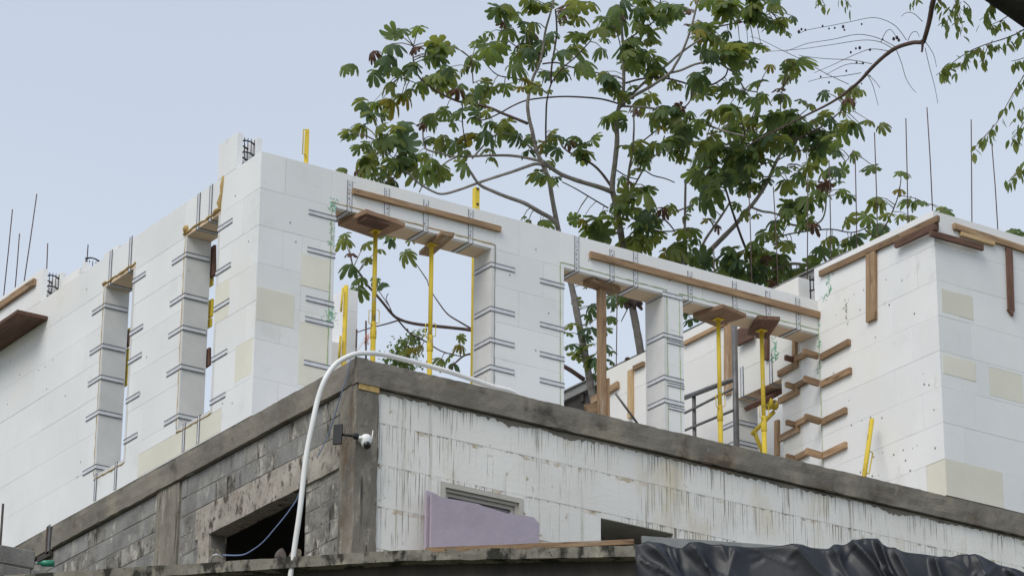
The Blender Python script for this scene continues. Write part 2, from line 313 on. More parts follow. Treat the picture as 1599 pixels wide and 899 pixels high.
def strap(parent, c, da, la, na, db=None, lb=0, nb=None, w=.046, lips=(1, 1)):
    """folded sheet-metal strip: from edge point c it runs la along da on the face with normal na, and lb along db on the face nb"""
    mb = MB(); c = Vector(c)
    for d, l, n_, lp_ in ((da, la, na, lips[0]), (db, lb, nb, lips[1])):
        if not d or l <= 0: continue
        d = Vector(d); n_ = Vector(n_); s = d.cross(n_).normalized(); e0 = .004
        mb.obox(c+d*(l/2-e0/2)+n_*.003, d*(l/2+e0/2), s*(w/2), n_*.0015, M['galv'])
        if lp_ == 1:
            for k in (-1, 1): mb.obox(c+d*(l/2-.003)+s*(k*w/2)+n_*.0035, d*(l/2+.005), s*.0036, n_*.0045, M['galvlip'])
        elif lp_ == 2:
            for k in (-1, 1): mb.obox(c+d*(l/2-.003)+s*(k*w/2)+n_*.002, d*(l/2+.005), s*.0026, n_*.0030, M['galvlip' if k < 0 else 'steel'])
            for q in range(int(l/.05)): mb.obox(c+d*(.03+q*.05+RND.uniform(-.01, .01))+s*RND.uniform(-.012, .012)+n_*.005, d*RND.uniform(.004, .013), s*RND.uniform(.003, .008), n_*.0006, M['steel'])
    return build(mb, 'metal_strap', parent)

# --- left facade (faces -X)
TL = .29
wl = thing('foam_block_wall', (0, 6, 0), 'long white foam block wall with two narrow tall window openings on the left facade', 'foam wall')
holesL = [(2.86-.045, 3.53+.045, .31-.045, 2.436+.045), (4.74-.045, 5.38+.045, .31-.045, 2.47+.045)]
def yz(p, q):
    a, b = at(*p, 0, 0), at(*q, 0, 0); return (min(a.y, b.y), max(a.y, b.y), min(a.z, b.z), max(a.z, b.z))
patL = [(2.03, 2.38, 2*CH-.36, 2*CH+.02), yz((337, 448), (357, 492)), (2.62, 4.40, .012, .262)]
foam_wall(wl, 0, 0, TL, 2.0, 13, 0, 7, holesL, patL, .35, alt=2.336)
# pieces of the eighth course, their open ends showing the black webs
def icf_end(parent, ax, plane, thick, u0, u1, z0, mm='foam', webu=None, sgn=1):
    """one block of the next course: two foam leaves held apart by webs"""
    for (a, b) in ((0, .066), (thick-.066, thick)):
        lo, hi = ((plane+a, u0, z0), (plane+b, u1, z0+CH)) if ax == 0 else ((u0, plane+a, z0), (u1, plane+b, z0+CH))
        block('foam_block', lo, hi, M[mm], parent)
def webs(parent, ax, plane, thick, us, z0, h=CH):
    for u in us:
        mb = MB()
        def pt(t, z, uu=u): return Vector((plane+t, uu, z)) if ax == 0 else Vector((uu, plane+t, z))
        mid = thick/2
        for dz in (.07, .20, .33):
            if dz > h: continue
            mb.tube([pt(.055, z0+dz), pt(mid-.03, z0+dz+.025), pt(mid+.03, z0+dz+.025), pt(thick-.055, z0+dz)], [.013, .008, .008, .013], M['web'], 6)
        for t in (.062, thick-.062): mb.tube([pt(t, z0+.02), pt(t, z0+h-.02)], .009, M['web'], 6)
        for t in (mid-.04, mid, mid+.04): mb.tube([pt(t, z0+h*.55), pt(t, z0+h*.95)], .005, M['web'], 5)
        build(mb, 'plastic_web', parent)
icf_end(wl, 0, 0, TL, 2.52, 2.915, 7*CH); webs(wl, 0, 0, TL, (2.56, 2.70), 7*CH)
icf_end(wl, 0, 0, TL, 7.03, 13, 7*CH); webs(wl, 0, 0, TL, (7.07, 7.24), 7*CH)
block('foam_block', (TL-.066, 6.55, 7*CH), (TL, 7.02, 7*CH+.30), M['foam'], wl)
block('foam_block', (.0, 5.95, 7*CH), (.066, 6.02, 7*CH+.12), M['foam'], wl); webs(wl, 0, 0, TL, (6.05,), 7*CH, .2)
block('foam_block', (TL-.066, 5.60, 7*CH), (TL, 5.94, 7*CH+.26), M['foam'], wl)
def opening_left(y0, y1, z0, z1):
    b = .045
    for (a, c) in ((y0-b, y0), (y1, y1+b)): block('window_buck', (-.001, a+.004, z0), (TL+.001, c-.0005, z1), M['greyfoam'], wl)
    block('window_buck', (-.001, y0-b+.004, z1), (TL+.001, y1+b-.004, z1+b-.004), M['soffit'], wl); block('window_buck', (-.001, y0-b+.004, z0-b+.004), (TL+.001, y1+b-.004, z0), M['greyfoam'], wl)
    for yy in (y1+b-.001,):
        mb = MB(); mb.tube([Vector((-.002, yy+RND.uniform(-.004, .004), z0+(z1-z0)*k/24)) for k in range(25)], [RND.choice((.003, .004, .007)) for k in range(25)], M['pu'], 5); build(mb, 'joint_sealant', wl)
    mb = MB(); mb.tube([Vector((-.004, y0-.05+(y1-y0+.12)*k/16, z1+b+RND.uniform(-.008, .012))) for k in range(17)], [RND.uniform(.006, .018) for k in range(17)], M['pu'], 6); build(mb, 'joint_sealant', wl)
    mb = MB(); mb.tube([Vector((-.003, y0-.02+(y1-y0+.05)*k/12, z0-b+RND.uniform(-.006, .006))) for k in range(13)], [RND.uniform(.004, .011) for k in range(13)], M['pu'], 6); build(mb, 'joint_sealant', wl)
opening_left(2.86, 3.53, .31, 2.436); opening_left(4.74, 5.38, .31, 2.47)
mb = MB(); mb.tube([at(x, y, 0, -.006) for x, y in ((349, 275), (347, 290), (346, 303), (343, 318), (344, 326), (338, 330), (333, 336))], [.012, .022, .016, .032, .02, .03, .014], M['pu'], 7); build(mb, 'joint_sealant', wl)
mb = MB(); mb.lathe(at(292, 358, 0, .0), [(.0, -.05), (.03, -.04), (.045, 0), (.03, .035), (0, .045)], M['pu'], 8); build(mb, 'joint_sealant', wl)
for (x, y) in ((295, 394.7), (292, 459), (288, 510), (287, 569.6), (281, 648)):
    strap(wl, (0, 3.53, at(x, y, 0, 0).z), Y, .31, -X, X, .27, -Y)
for (x, y) in ((167, 474.8), (161.5, 539), (160, 587), (154.6, 643), (149.6, 728)):
    strap(wl, (0, 5.38, at(x, y, 0, 0).z), Y, .30, -X, X, .27, -Y)
for (x, y) in ((338, 361), (337, 428), (332, 485.5), (330, 563), (327.5, 630)): strap(wl, (0, 2.86, at(x, y, 0, 0).z), -Y, .31, -X, X, .27, Y)
for (x, y) in ((208, 440), (204, 521.5), (201.6, 565.6), (198, 626.6), (194.5, 690)): strap(wl, (0, 4.74, at(x, y, 0, 0).z), -Y, .30, -X, X, .27, Y)
for (x, y0, y1, zz) in ((310, 303, 350, 2.436), (329, 292, 338, 2.436), (172, 398, 444, 2.47), (203.5, 378, 416, 2.47)):
    p = at(x, y1, 0, 0); strap(wl, (0, p.y, zz), Z, .40, -X, X, .28, -Z, w=.05)
for (x, y) in ((289, 657), (312, 642), (151.5, 735), (183, 716)):
    p = at(x, y, 0, 0); strap(wl, (0, p.y, .31), -Z, .29, -X, X, .2, Z, w=.04)
# boards on the left facade
p = at(0, 491, 0, -.0); q = at(57, 447, 0, 0); pd = (q-p)
beam('wood_batten', Vector((-.022, p.y, 3.12))+Vector((0, 1.4, 0)), Vector((-.022, q.y, 3.12)), Z, .085, .04, M['wood'], wl)
c = at(75, 499, 0, 0); zpl = c.z
shelf = tag(beam('scaffold_plank', Vector((-.19, c.y, zpl+.02)), Vector((-.19, c.y+2.6, zpl+.02)), Z, .04, .38, M['wooddark']), 'dark brown plank jutting out from the left facade at the photo edge', 'plank')
for i, (p0, p1) in enumerate((((6, 463), (20, 327)), ((24, 450), (31, 365)), ((38, 440), (58, 303)), ((72, 447), (75, 380)), ((135, 421), (138, 382)))):
    a = at(*p0, 0, .14); b = at(*p1, 0, .14); mb = MB(); mb.tube([a-(b-a).normalized()*.3, (a+b)/2+Vector((.004, .004, 0)), b], .0065, M['rust'], 6); build(mb, 'rebar', wl)
for k in range(26):                                # pock marks and screw heads
    y = RND.uniform(2.1, 8); z = RND.uniform(.2, 2.7)
    if any(h[0]-.1 < y < h[1]+.1 and h[2]-.1 < z < h[3]+.1 for h in holesL): continue
    mb = MB(); mb.lathe((-.0015, y, z), [(.004, 0), (.009, .002), (.003, .004)], M['seal'], 6, -X); build(mb, 'screw_head', wl)

# --- front facade (faces -Y), recessed 2 m behind the slab edge
YF, TF = 2.0, .335; XB = 7.2325
wf = thing('foam_block_wall', (3.6, 2, 0), 'white foam block wall with three wide propped openings set back behind the concrete slab', 'foam wall')
OP = [(.893, 2.80), (3.735, 5.052), (5.32, XB-.002)]; ZH = 2.436; BK = .05
holesF = [(a-BK, b+BK, -.1, ZH+BK) for a, b in OP]
def xz(x0, y0, x1, y1, pl=YF): a, b = at(x0, y0, 1, pl), at(x1, y1, 1, pl); return (min(a.x, b.x), max(a.x, b.x), min(a.z, b.z), max(a.z, b.z))
patF = [(.512, .842, 1*CH+.03, 2*CH+.29), (.512, .842, 4*CH-.13, 4*CH+.21)]
foam_wall(wf, 1, YF, TF, TL+.001, XB, 0, 7, holesF, patF, .15, alt=0)
block('foam_patch', (.004, YF-.0025, 2*CH+.20), (.44, YF+.01, 3*CH+.15), M['cream'], wf)
# corner blocks shared with the left facade close the end
foam_wall(wf, 1, YF, TF, .0, TL-.001, 0, 7, (), [(.004, TL-.004, 2*CH+.22, 3*CH+.2)], .0) if False else None
for i, (a, b) in enumerate(OP):
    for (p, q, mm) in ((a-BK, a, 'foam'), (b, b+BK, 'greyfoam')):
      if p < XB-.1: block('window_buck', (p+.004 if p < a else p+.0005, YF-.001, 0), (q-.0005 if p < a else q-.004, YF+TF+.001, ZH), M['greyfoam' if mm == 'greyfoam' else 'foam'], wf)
    b_ = min(b, XB-BK); block('window_buck', (a-BK+.004, YF-.001, ZH), (b_+BK-.004, YF+.06, ZH+BK-.004), M['foam'], wf)
    block('soffit_board', (a-BK+.004, YF+.061, ZH+.0012), (b_+BK-.004, YF+TF, ZH+BK-.004), M['soffit'], wf)
    gm = M['pu' if i == 0 else 'green']
    mb = MB(); n = 30; mb.tube([Vector((a-BK+(b-a+2*BK)*k/n, YF-.002, ZH+BK+RND.uniform(-.005, .004))) for k in range(n+1)], [RND.uniform(.003, .008) for k in range(n+1)], gm, 5); build(mb, 'joint_sealant', wf)
    for xx, sg in ((a-BK, 0), (b+BK if i < 2 else XB-.004, 1)):
        if i == 0 and sg: gm2 = M['seal']
        else: gm2 = M['green']
        mb = MB(); n = 40; mb.tube([Vector((xx+RND.uniform(-.003, .003), YF-.002, (ZH+BK)*k/n)) for k in range(n+1)], [RND.choice((.002, .003, .004, .0065)) for k in range(n+1)], gm2, 5); build(mb, 'joint_sealant', wf)
def sx(x, y): return at(x, y, 1, YF).z
for y in (411, 480, 529, 571.5): strap(wf, (2.80, YF, at(761, y, 1, YF).z), X, .30, -Y, Y, .30, -X)
for y in (341, 399.6, 476, 508, 576): strap(wf, (.893, YF, at(522, y, 1, YF).z), -X, .32, -Y, Y, .3, X)
for y in (447.5, 515, 561, 602): strap(wf, (3.735, YF, at(881, y, 1, YF).z), -X, .31, -Y, Y, .3, X)
for y in (457, 521, 587, 623): strap(wf, (5.052, YF, at(1031, y, 1, YF).z), X, .262, -Y, Y, .30, -X)
for y in (521, 587, 623): strap(wf, (5.315, YF, at(1067, y+18, 1, YF).z), -X, .22, -Y, w=.03)
for xs, i in (((546, 604, 665, 735), 0), ((901, 956, 993), 1), ((1078, 1148, 1200, 1247), 2)):
    for x in xs:
        zc = ZH; p = at(x, 320+(x-546)*.27, 1, YF); strap(wf, (p.x, YF, zc), Z, RND.uniform(.33, .40), -Y, Y, .31, -Z, w=.055, lips=(2, 1))
yo = YF-.021
def wal(name, p, q, h, m, parent, plane=yo, ax=1, t=.04): return beam(name, at(*p, ax, plane), at(*q, ax, plane), Z, h, t, m, parent)
wal('wood_batten', (551, 298), (782, 358.5), .062, M['woodpale'] if False else M['wood'], wf)
wal('wood_batten', (922, 398), (1280, 492), .078, M['wood'], wf)
for k in range(22):
    x = RND.uniform(.3, 6.8); z = RND.uniform(.9, 2.75)
    if any(h[0]-.1 < x < h[1]+.1 and z < h[3]+.05 for h in holesF): continue
    mb = MB(); mb.lathe((x, YF-.0015, z), [(.004, 0), (.009, .002), (.003, .004)], M['seal'], 6, -Y); build(mb, 'screw_head', wf)
# green marker scribbles
def scribble(parent, ax, plane, pts, w=.006, m='mark'):
    mb = MB(); P = smooth_path([at(x, y, ax, plane) for x, y in pts], 5)
    for p in P:
        for q in range(2):
            if RND.random() < .35: continue
            o = Vector((0 if ax == 0 else RND.gauss(0, .022), RND.gauss(0, .022) if ax == 0 else 0, RND.gauss(0, .02))); d = Vector((0 if ax == 0 else RND.uniform(-.02, .02), RND.uniform(-.02, .02) if ax == 0 else 0, RND.uniform(-.02, .02)))
            mb.tube([p+o-d, p+o+d], [w*RND.uniform(.3, .9), w*RND.uniform(.2, .7)], M[m], 5)
    build(mb, 'foam_speckle', parent, 'stuff')
scribble(wf, 1, YF-.002, ((518, 312), (523, 318), (517, 324), (524, 326)), .007); scribble(wf, 1, YF-.002, ((519, 350), (517, 378), (520, 378), (521, 352)), .004)
for x, y in ((517, 478), (515, 486), (519, 492), (514, 500)): scribble(wf, 1, YF-.002, ((x, y), (x+3, y+4), (x-1, y+8)), .006)

# --- tower corner and the wall behind it (left face X = XB)
wt = thing('foam_block_wall', (XB+1, 0, 0), 'tall white foam block corner rising at the right with brown formwork boards', 'foam wall')
def patY(x0, y0, x1, y1):
    a, b = at(x0, y0, 1, 0), at(x1, y1, 1, 0); return (min(a.x, b.x), max(a.x, b.x), min(a.z, b.z), max(a.z, b.z))
k8 = CH
patT = [patY(1470, 450, 1521, 500), patY(1472, 552, 1525, 596), patY(1545, 572, 1599, 630), (XB+.004, patY(1478, 714, 1568, 790)[1], 0.002, CH-.001)]
foam_wall(wt, 1, 0, .3, XB, 13, 0, 8, (), patT, .12, alt=XB+.301)
foam_wall(wt, 0, XB, .3, .301, 2.05, 0, 8, (), (), .4, 'foam', alt=0)
foam_wall(wt, 0, XB, .3, 2.05, 2.34, 0, 7, (), (), .4, 'foam')
webs(wt, 0, XB, .3, (2.10, 2.2), 7*CH)
wb = thing('foam_block_wall', (XB, 5, 0), 'white foam block wall deep inside, seen through the openings behind the grey handrail', 'foam wall')
bo = [at(1152, 640, 0, XB), at(1221, 596, 0, XB)]; yb1, yb0 = bo[0].y, bo[1].y; zb = at(1152, 622, 0, XB).z
bend = at(951, 582, 0, XB)
foam_wall(wb, 0, XB, .3, 2.34, 6.12, 0, 8, [(yb0, yb1, -.1, zb)], [], .6, 'foam_warm')
mb = MB(); mb.box((XB+.001, yb0, zb-.003), (XB+.299, yb1, zb-.001), M['soffit']); build(mb, 'soffit_board', wb)
for y in (658, 690): strap(wb, (XB, yb1, at(1152, y, 0, XB).z), Y, .32, -X, X, .28, -Y)
for x in (1160, 1205): strap(wb, (XB, at(x, 615-(x-1152)*.43, 0, XB).y, zb), Z, .36, -X, X, .28, -Z)
def bw(p, q, h, m, vert=False, t=.04, parent=wb, off=.021):
    a, b = at(*p, 0, XB-off), at(*q, 0, XB-off); return beam('wood_batten', a, b, Y if vert else Z, h, t, M[m], parent)
bw((1068, 537), (1140, 501), .05, 'wood'); bw((990, 575), (1006, 567.5), .06, 'wood'); bw((985, 578), (985, 652), .09, 'woodpale', True); bw((1137, 508), (1137, 616), .11, 'wood', True); bw((1198, 505), (1198, 562), .06, 'wooddark', True)
bw((1242, 525), (1241, 556), .06, 'wood', True); bw((925, 626), (966, 600), .09, 'wood'); bw((1214, 656), (1214, 712), .07, 'wood', True)
bw((1211, 455), (1248, 438), .06, 'wood') if False else None
scribble(wb, 0, XB-.002, ((1210, 522), (1213, 535), (1209, 545), (1214, 556), (1208, 560)), .012)
wq = thing('foam_block_wall', (XB+2, 4, 0), 'sunlit white foam wall glimpsed through the inner doorway behind the yellow brace', 'foam wall')
foam_wall(wq, 0, XB+1.3, .3, 2.6, 6.4, 0, 8, (), (), .3)
# boards holding the junction of front wall and tower: three-piece steps
for (A, B) in (((1327, 534), (1282, 558)), ((1329, 578), (1283, 600)), ((1322, 640), (1284, 659)), ((1322, 694), (1284, 712))):
    bw(A, B, .075, 'wood', parent=wt); bx, by = B
    a = at(bx-1, by-1, 1, YF-.023); beam('wood_batten', Vector((XB-.045, a.y, a.z)), Vector((XB-.255, a.y, a.z+.01)), Z, .075, .04, M['wood'], wt)
    p, q = at(bx-21, by-7, 0, XB-.024), at(bx-40, by+3, 0, XB-.024); beam('wood_batten', p, q, Z, .065, .045, M['wood'], wt)
    beam('wood_batten', Vector((XB-.01, q.y+.023, q.z)), Vector((XB-.15, q.y+.023, q.z+.005)), Z, .06, .04, M['wooddark' if by == 558 else 'wood'], wt)
    if by < 700: bw((bx-36, by+10), (bx-66, by+26), .075, 'wood', parent=wt)
# tower boards
def bt(p, q, h, m, ax, vert=False, t=.04, off=.021):
    pl = XB-off if ax == 0 else -off
    return beam('wood_batten', at(*p, ax, pl), at(*q, ax, pl), (Y if ax == 0 else X) if vert else Z, h, t, M[m], wt)
bt((1281, 428), (1466, 341.5), .072, 'wood', 0); bt((1399, 383), (1461, 354), .075, 'wooddark', 0, off=.062); bt((1361, 394), (1361.5, 501), .16, 'wood', 0, True)
bt((1490, 353), (1625, 398), .07, 'wood', 1); bt((1453, 364), (1535, 387), .07, 'wooddark', 1, off=.06); bt((1500, 365), (1553, 381), .05, 'woodpale', 1); bt((1576, 388), (1579, 485), .085, 'wooddark', 1, True, t=.03)
mb = MB(); a = at(1578, 484, 1, -.021); mb.prism([a+Vector((-.042, .015, 0)), a+Vector((.03, .015, -.07)), a+Vector((.042, .015, 0))], Vector((0, -.03, 0)), M['wooddark']); build(mb, 'batten_point', wt)
for (x, y) in ((1463, 352),): beam('wood_batten', at(x-2, y-8, 1, -.02), at(x-2, y+8, 1, -.02), X, .07, .04, M['wooddark'], wt)
scribble(wt, 0, XB-.002, ((1295, 428), (1293, 440), (1297, 450), (1292, 460), (1287, 467)), .007); scribble(wt, 0, XB-.002, ((1280, 508), (1277, 520), (1281, 533), (1277, 545), (1280, 560), (1278, 580)), .009)
scribble(wt, 0, XB-.002, ((1322, 468), (1321, 480), (1322, 500)), .004, 'seal')
for k in range(40):
    y = RND.uniform(.05, 1.9); z = RND.uniform(.25, 2.9) if k > 16 else RND.uniform(.35, .75)
    mb = MB(); mb.lathe((XB-.0015, y, z), [(.004, 0), (RND.uniform(.006, .013), .002), (.003, .004)], M['seal'], 6, -X); build(mb, 'screw_head', wt)
for p0, p1 in (((1371, 392), (1366, 207)), ((1418, 368), (1415, 185)), ((1338, 406), (1336, 248)), ((1298, 420), (1295, 250))):
    a, b = at(*p0, 0, XB+.15), at(*p1, 0, XB+.15); mb = MB(); mb.tube([a-Z*.2, (a+b)/2+Vector((.006, 0, 0)), b], .0068, M['rust'], 6); build(mb, 'rebar', wt)
for p0, p1 in (((1457, 335), (1448, 168)), ((1517, 352), (1517, 187)), ((1559, 362), (1549, 222))):
    a, b = at(*p0, 1, .15), at(*p1, 1, .15); mb = MB(); mb.tube([a-Z*.2, (a+b)/2+Vector((.006, 0, 0)), b], .0068, M['rust'], 6); build(mb, 'rebar', wt)
for p0, p1 in (((1260, 440), (1262, 274)), ((1216, 452), (1208, 292)), ((1175, 470), (1170, 298)), ((1116, 505), (1115, 380)), ((962, 580), (964, 455))):
    a, b = at(*p0, 0, XB+.15), at(*p1, 0, XB+.15); mb = MB(); mb.tube([a-Z*.2, (a+b)/2+Vector((.006, 0, 0)), b], .0068, M['rust'], 6); build(mb, 'rebar', wb)

# ------------------------------------------------------------------ floor slab with a rough cast edge
sl_ = thing('floor_slab', (0, 0, -.25), 'rough grey concrete floor slab edge running round the corner of the building', 'concrete slab')
def rim(p0, p1, nrm, name):
    """ragged edge beam: front face grid plus top strip"""
    mb = MB(); p0 = Vector(p0); p1 = Vector(p1); L = (p1-p0).length; n = max(4, int(L/.06)); vs = []
    for i in range(n+1):
        b = p0+(p1-p0)*i/n
        for j, (z, o) in enumerate(((-.252, -.10), (-.25, 0), (-.19, 0), (-.125, 0), (-.06, 0), (-.006, -.004), (0, -.12))):
            q = noise.noise(Vector((b.x*2.1+j*.7, b.y*2.1, z*5)))*.008+noise.noise(Vector((b.x*9, b.y*9, z*19+3)))*.006
            dz = 0
            if j in (1, 2): dz = noise.noise(Vector((b.x*5+9, b.y*5, 1)))*.009
            if j == 5: dz = -abs(noise.noise(Vector((b.x*7, b.y*7, 4))))*.014+.004
            vs.append(b+nrm*(o+(q if 1 <= j <= 5 else 0))+Z*(z+dz))
    fs = [(i*7+j, i*7+j+1, (i+1)*7+j+1, (i+1)*7+j) for i in range(n) for j in range(6)]
    if nrm.x: fs = [f[::-1] for f in fs]
    mb.add(vs, fs, M['conc']); return build(mb, name, sl_)
yn = at(81, 820, 0, 0).y
rim((0, 0, 0), (13, 0, 0), -Y, 'edge_beam'); rim((0, yn-.03, 0), (0, 0, 0), -X, 'edge_beam'); rim((0, 13, 0), (0, yn+.13, 0), -X, 'edge_beam')
mb = MB(); mb.box((.02, .02, -.249), (13, 9.0, -.004), M['deck']); build(mb, 'slab_deck', sl_)
mb = MB(); mb.box((-.004, yn+.02, -.30), (.02, yn+.08, .03), M['steel']); mb.box((-.012, yn+.075, -.28), (.02, yn+.10, .02), M['rust']); build(mb, 'joint_gap_fill', sl_)  # dark boxes stand in for the black gap of the slab joint
mb = MB(); mb.box((-.004, yn+.0, -.33), (.03, yn+.3, -.27), M['rooftrim']); build(mb, 'joint_gap_fill', sl_)

# ------------------------------------------------------------------ lower storey
ZL = -12.0
wlf = thing('foam_block_wall', (3, .06, -2), 'streaked dirty white foam block wall below the slab with a boarded window', 'foam wall')
YL = .05
w1 = [at(689, 751, 1, YL), at(818, 783, 1, YL)]
zt1 = w1[0].z; hole1 = (w1[0].x, w1[1].x, zt1-1.0, zt1)
o2 = [at(939, 808, 1, YL), at(1052, 836, 1, YL)]
hole2 = (o2[0].x, o2[1].x, o2[0].z-1.2, o2[0].z)
zs = at(590, 659, 1, YL).z
def lower_foam():
    k = -14; z0 = zs-4*CH
    foam_wall(wlf, 1, YL, .24, .262, 13, z0-CH*2, 6, (hole1, hole2, (0, 14, zs+.0005, 3)), (), .55, 'dirty')
    r = zs
    a = .262-.4
    while a < 13:
        block('foam_block', (max(a, .262), YL, zs), (min(a+BL, 13), YL+.24, -.27+RND.uniform(-.0, .0)), M['dirty'], wlf); a += BL
lower_foam()
mb = MB(); mb.box((.262, YL+.01, ZL), (13, YL+.23, zs-6*CH-.003), M['dirty']); build(mb, 'wall_base', wlf)
# ragged mortar line where the slab was cast over the foam
mb = MB(); n = 460; vs = []
for i in range(n+1):
    x = .27+12*i/n; d = .012+max(0, noise.noise(Vector((x*1.9, 3, 0)))*.15)*(.55+.8*abs(noise.noise(Vector((x*14, 1, 0)))))+abs(noise.noise(Vector((x*9, 7, 0))))*.035+max(0, noise.noise(Vector((x*31, 7, 4))))*.04; vs += [Vector((x, YL-.006, -.262)), Vector((x, YL-.004, -.262-d)), Vector((x, YL+.004, -.264-d))]
mb.add(vs, [f for i in range(n) for f in ((i*3, i*3+1, i*3+4, i*3+3), (i*3+1, i*3+2, i*3+5, i*3+4))], M['conc']); build(mb, 'mortar_drips', wlf, 'stuff')
# window frame with stepped profile
win = link('window', None, wlf); win.location = (0, 0, 0)
bpy.data.objects.remove(win)
mb = MB(); x0, x1, z1 = hole1[0], hole1[1], hole1[3]; z0_ = hole1[2]
def ring(a, b, c, d, w, y0, y1, m):
    mb.box((a, y0, d-w), (b, y1, d), m); mb.box((a, y0, c), (a+w, y1, d-w), m); mb.box((b-w, y0, c), (b, y1, d-w), m)
ring(x0+.004, x1-.004, z0_, z1-.004, .045, YL-.006, YL+.12, M['frame']); ring(x0+.049, x1-.049, z0_, z1-.049, .03, YL+.022, YL+.11, M['frame']); ring(x0+.079, x1-.079, z0_, z1-.079, .035, YL+.05, YL+.10, M['frame'])
wfr = build(mb, 'window_frame', wlf)
mb = MB(); mb.box((x0+.10, YL+.075, z0_), (x1-.10, YL+.082, z1-.10), M['glass']); build(mb, 'pane', wfr)
# second opening: reveal liner
mb = MB(); a, b, c, d = hole2; mb.box((a, YL+.002, d-.004), (b, YL+.6, d+.0), M['frame']); build(mb, 'soffit_board', wlf)
mb = MB(); mb.box((a-.02, YL+.22, c), (b+.3, YL+.9, d-.02), M['darkwall']) if False else None

# left lower wall: grey blocks, lintel, columns
wc = thing('concrete_block_wall', (.05, 4, -2), 'weathered grey concrete block wall under the slab with one dark window opening', 'block wall')
XL = .05
wy0, wy1 = at(478, 765, 0, XL).y, at(330, 830, 0, XL).y
wz1 = (at(470, 766, 0, XL).z+at(332, 829, 0, XL).z)/2; lz1 = (at(470, 714, 0, XL).z+at(400, 750, 0, XL).z)/2
cy0, cy1 = at(281, 800, 0, XL).y, at(246, 820, 0, XL).y
kcol = .30                                     # corner column depth along Y
def cmu(a0, a1, zt, zb_, m='cmu', seed=0):
    k = 0; z = zt
    while z > zb_+.02:
        h = min(.195, z-zb_); a = a0-(.2 if k % 2 else 0)-seed
        while a < a1:
            u0, u1 = max(a, a0), min(a+.40, a1); a += .40
            if u1-u0 > .03: block('concrete_block', (XL+RND.uniform(-.004, .004), u0+.004, z-h+.003), (XL+.18, u1-.004, z-.004), M[m if RND.random() > .2 else 'cmuw'], wc, .001, .001, .004)
        z -= .2; k += 1
top = -.262
cmu(kcol+.4, cy0-.03, top, lz1+.005, seed=.13); cmu(cy1+.03, 9.5, top, top-2.2, seed=.05)
cmu(wy1+.28, cy0-.03, lz1+.003, lz1-1.8, 'cmu', .1); cmu(kcol, kcol+.4, top, top-2.2, 'cmuw', .2); cmu(kcol+.4, wy0-.001, lz1-.20, top-2.2, 'cmuw', .2)
mb = MB(); mb.box((XL+.006, kcol, top-2.2), (XL+.16, wy0, top), M['mortar']); mb.box((XL+.006, wy1+.001, top-2.2), (XL+.16, 9.5, top), M['mortar']); mb.box((XL+.006, wy0-.001, lz1-.05), (XL+.16, wy1+.002, top), M['mortar']); build(mb, 'mortar_bed', wc)
def rough_box(lo, hi, m, parent, name, amp=.008, st=.07, dirs='x'):
    lo = Vector(lo); hi = Vector(hi); bm = bmesh.new(); bmesh.ops.create_cube(bm, size=1)
    for v in bm.verts: v.co = Vector([lo[i]+(hi[i]-lo[i])*(v.co[i]+.5) for i in range(3)])
    for it in range(7):
        ed = [e_ for e_ in bm.edges if e_.calc_length() > st*1.5]
        if not ed: break
        bmesh.ops.subdivide_edges(bm, edges=ed, cuts=1, use_grid_fill=True)
    for v in bm.verts:
        n_ = noise.noise_vector(v.co*4.1)*amp+noise.noise_vector(v.co*13+Vector((5, 1, 2)))*amp*.6; v.co += n_
    me = bpy.data.meshes.new(name); off = wpos(parent) if parent else (lo+hi)/2
    for v in bm.verts: v.co -= off
    bm.to_mesh(me); bm.free(); me.materials.append(m); o = link(name, me, parent)
    if not parent: o.location = off
    return o
rough_box((XL-.022, kcol+.003, wz1), (XL+.18, wy1+.30, lz1), M['lintel'], wc, 'lintel', .006)
rough_box((XL-.02, wy1, wz1-1.4), (XL+.18, wy1+.24, wz1+.002), M['lintel'], wc, 'window_jamb', .007)
rough_box((XL-.018, cy0, -2.7), (XL+.2, cy1, top), M['concold'], wc, 'column', .006)
col = tag(rough_box((.012, .018, ZL), (.255, kcol, -.254), M['concold'], None, 'corner_column', .011), 'brown stained concrete column at the corner below the slab', 'column')
mb = MB(); mb.box((XL+.01, kcol+.01, ZL), (XL+.17, 12, top-2.2), M['cmu']); build(mb, 'wall_base', wc)
# closed dark rooms behind the openings
room = thing('inner_wall', (4, 4, -3), 'bare inner walls coloured dark for the dim lower rooms behind the openings', 'inner wall')
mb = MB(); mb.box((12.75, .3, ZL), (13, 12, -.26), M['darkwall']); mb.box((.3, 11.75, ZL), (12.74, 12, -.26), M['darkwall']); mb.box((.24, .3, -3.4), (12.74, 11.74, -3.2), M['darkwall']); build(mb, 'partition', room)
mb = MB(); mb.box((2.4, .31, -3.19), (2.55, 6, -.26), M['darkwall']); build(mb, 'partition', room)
mb = MB(); c = at(588, 611, 1, .01); mb.box((.03, .008, c.z-.01), (.25, .02, c.z+.045), M['pu']); build(mb, 'joint_sealant', wlf)

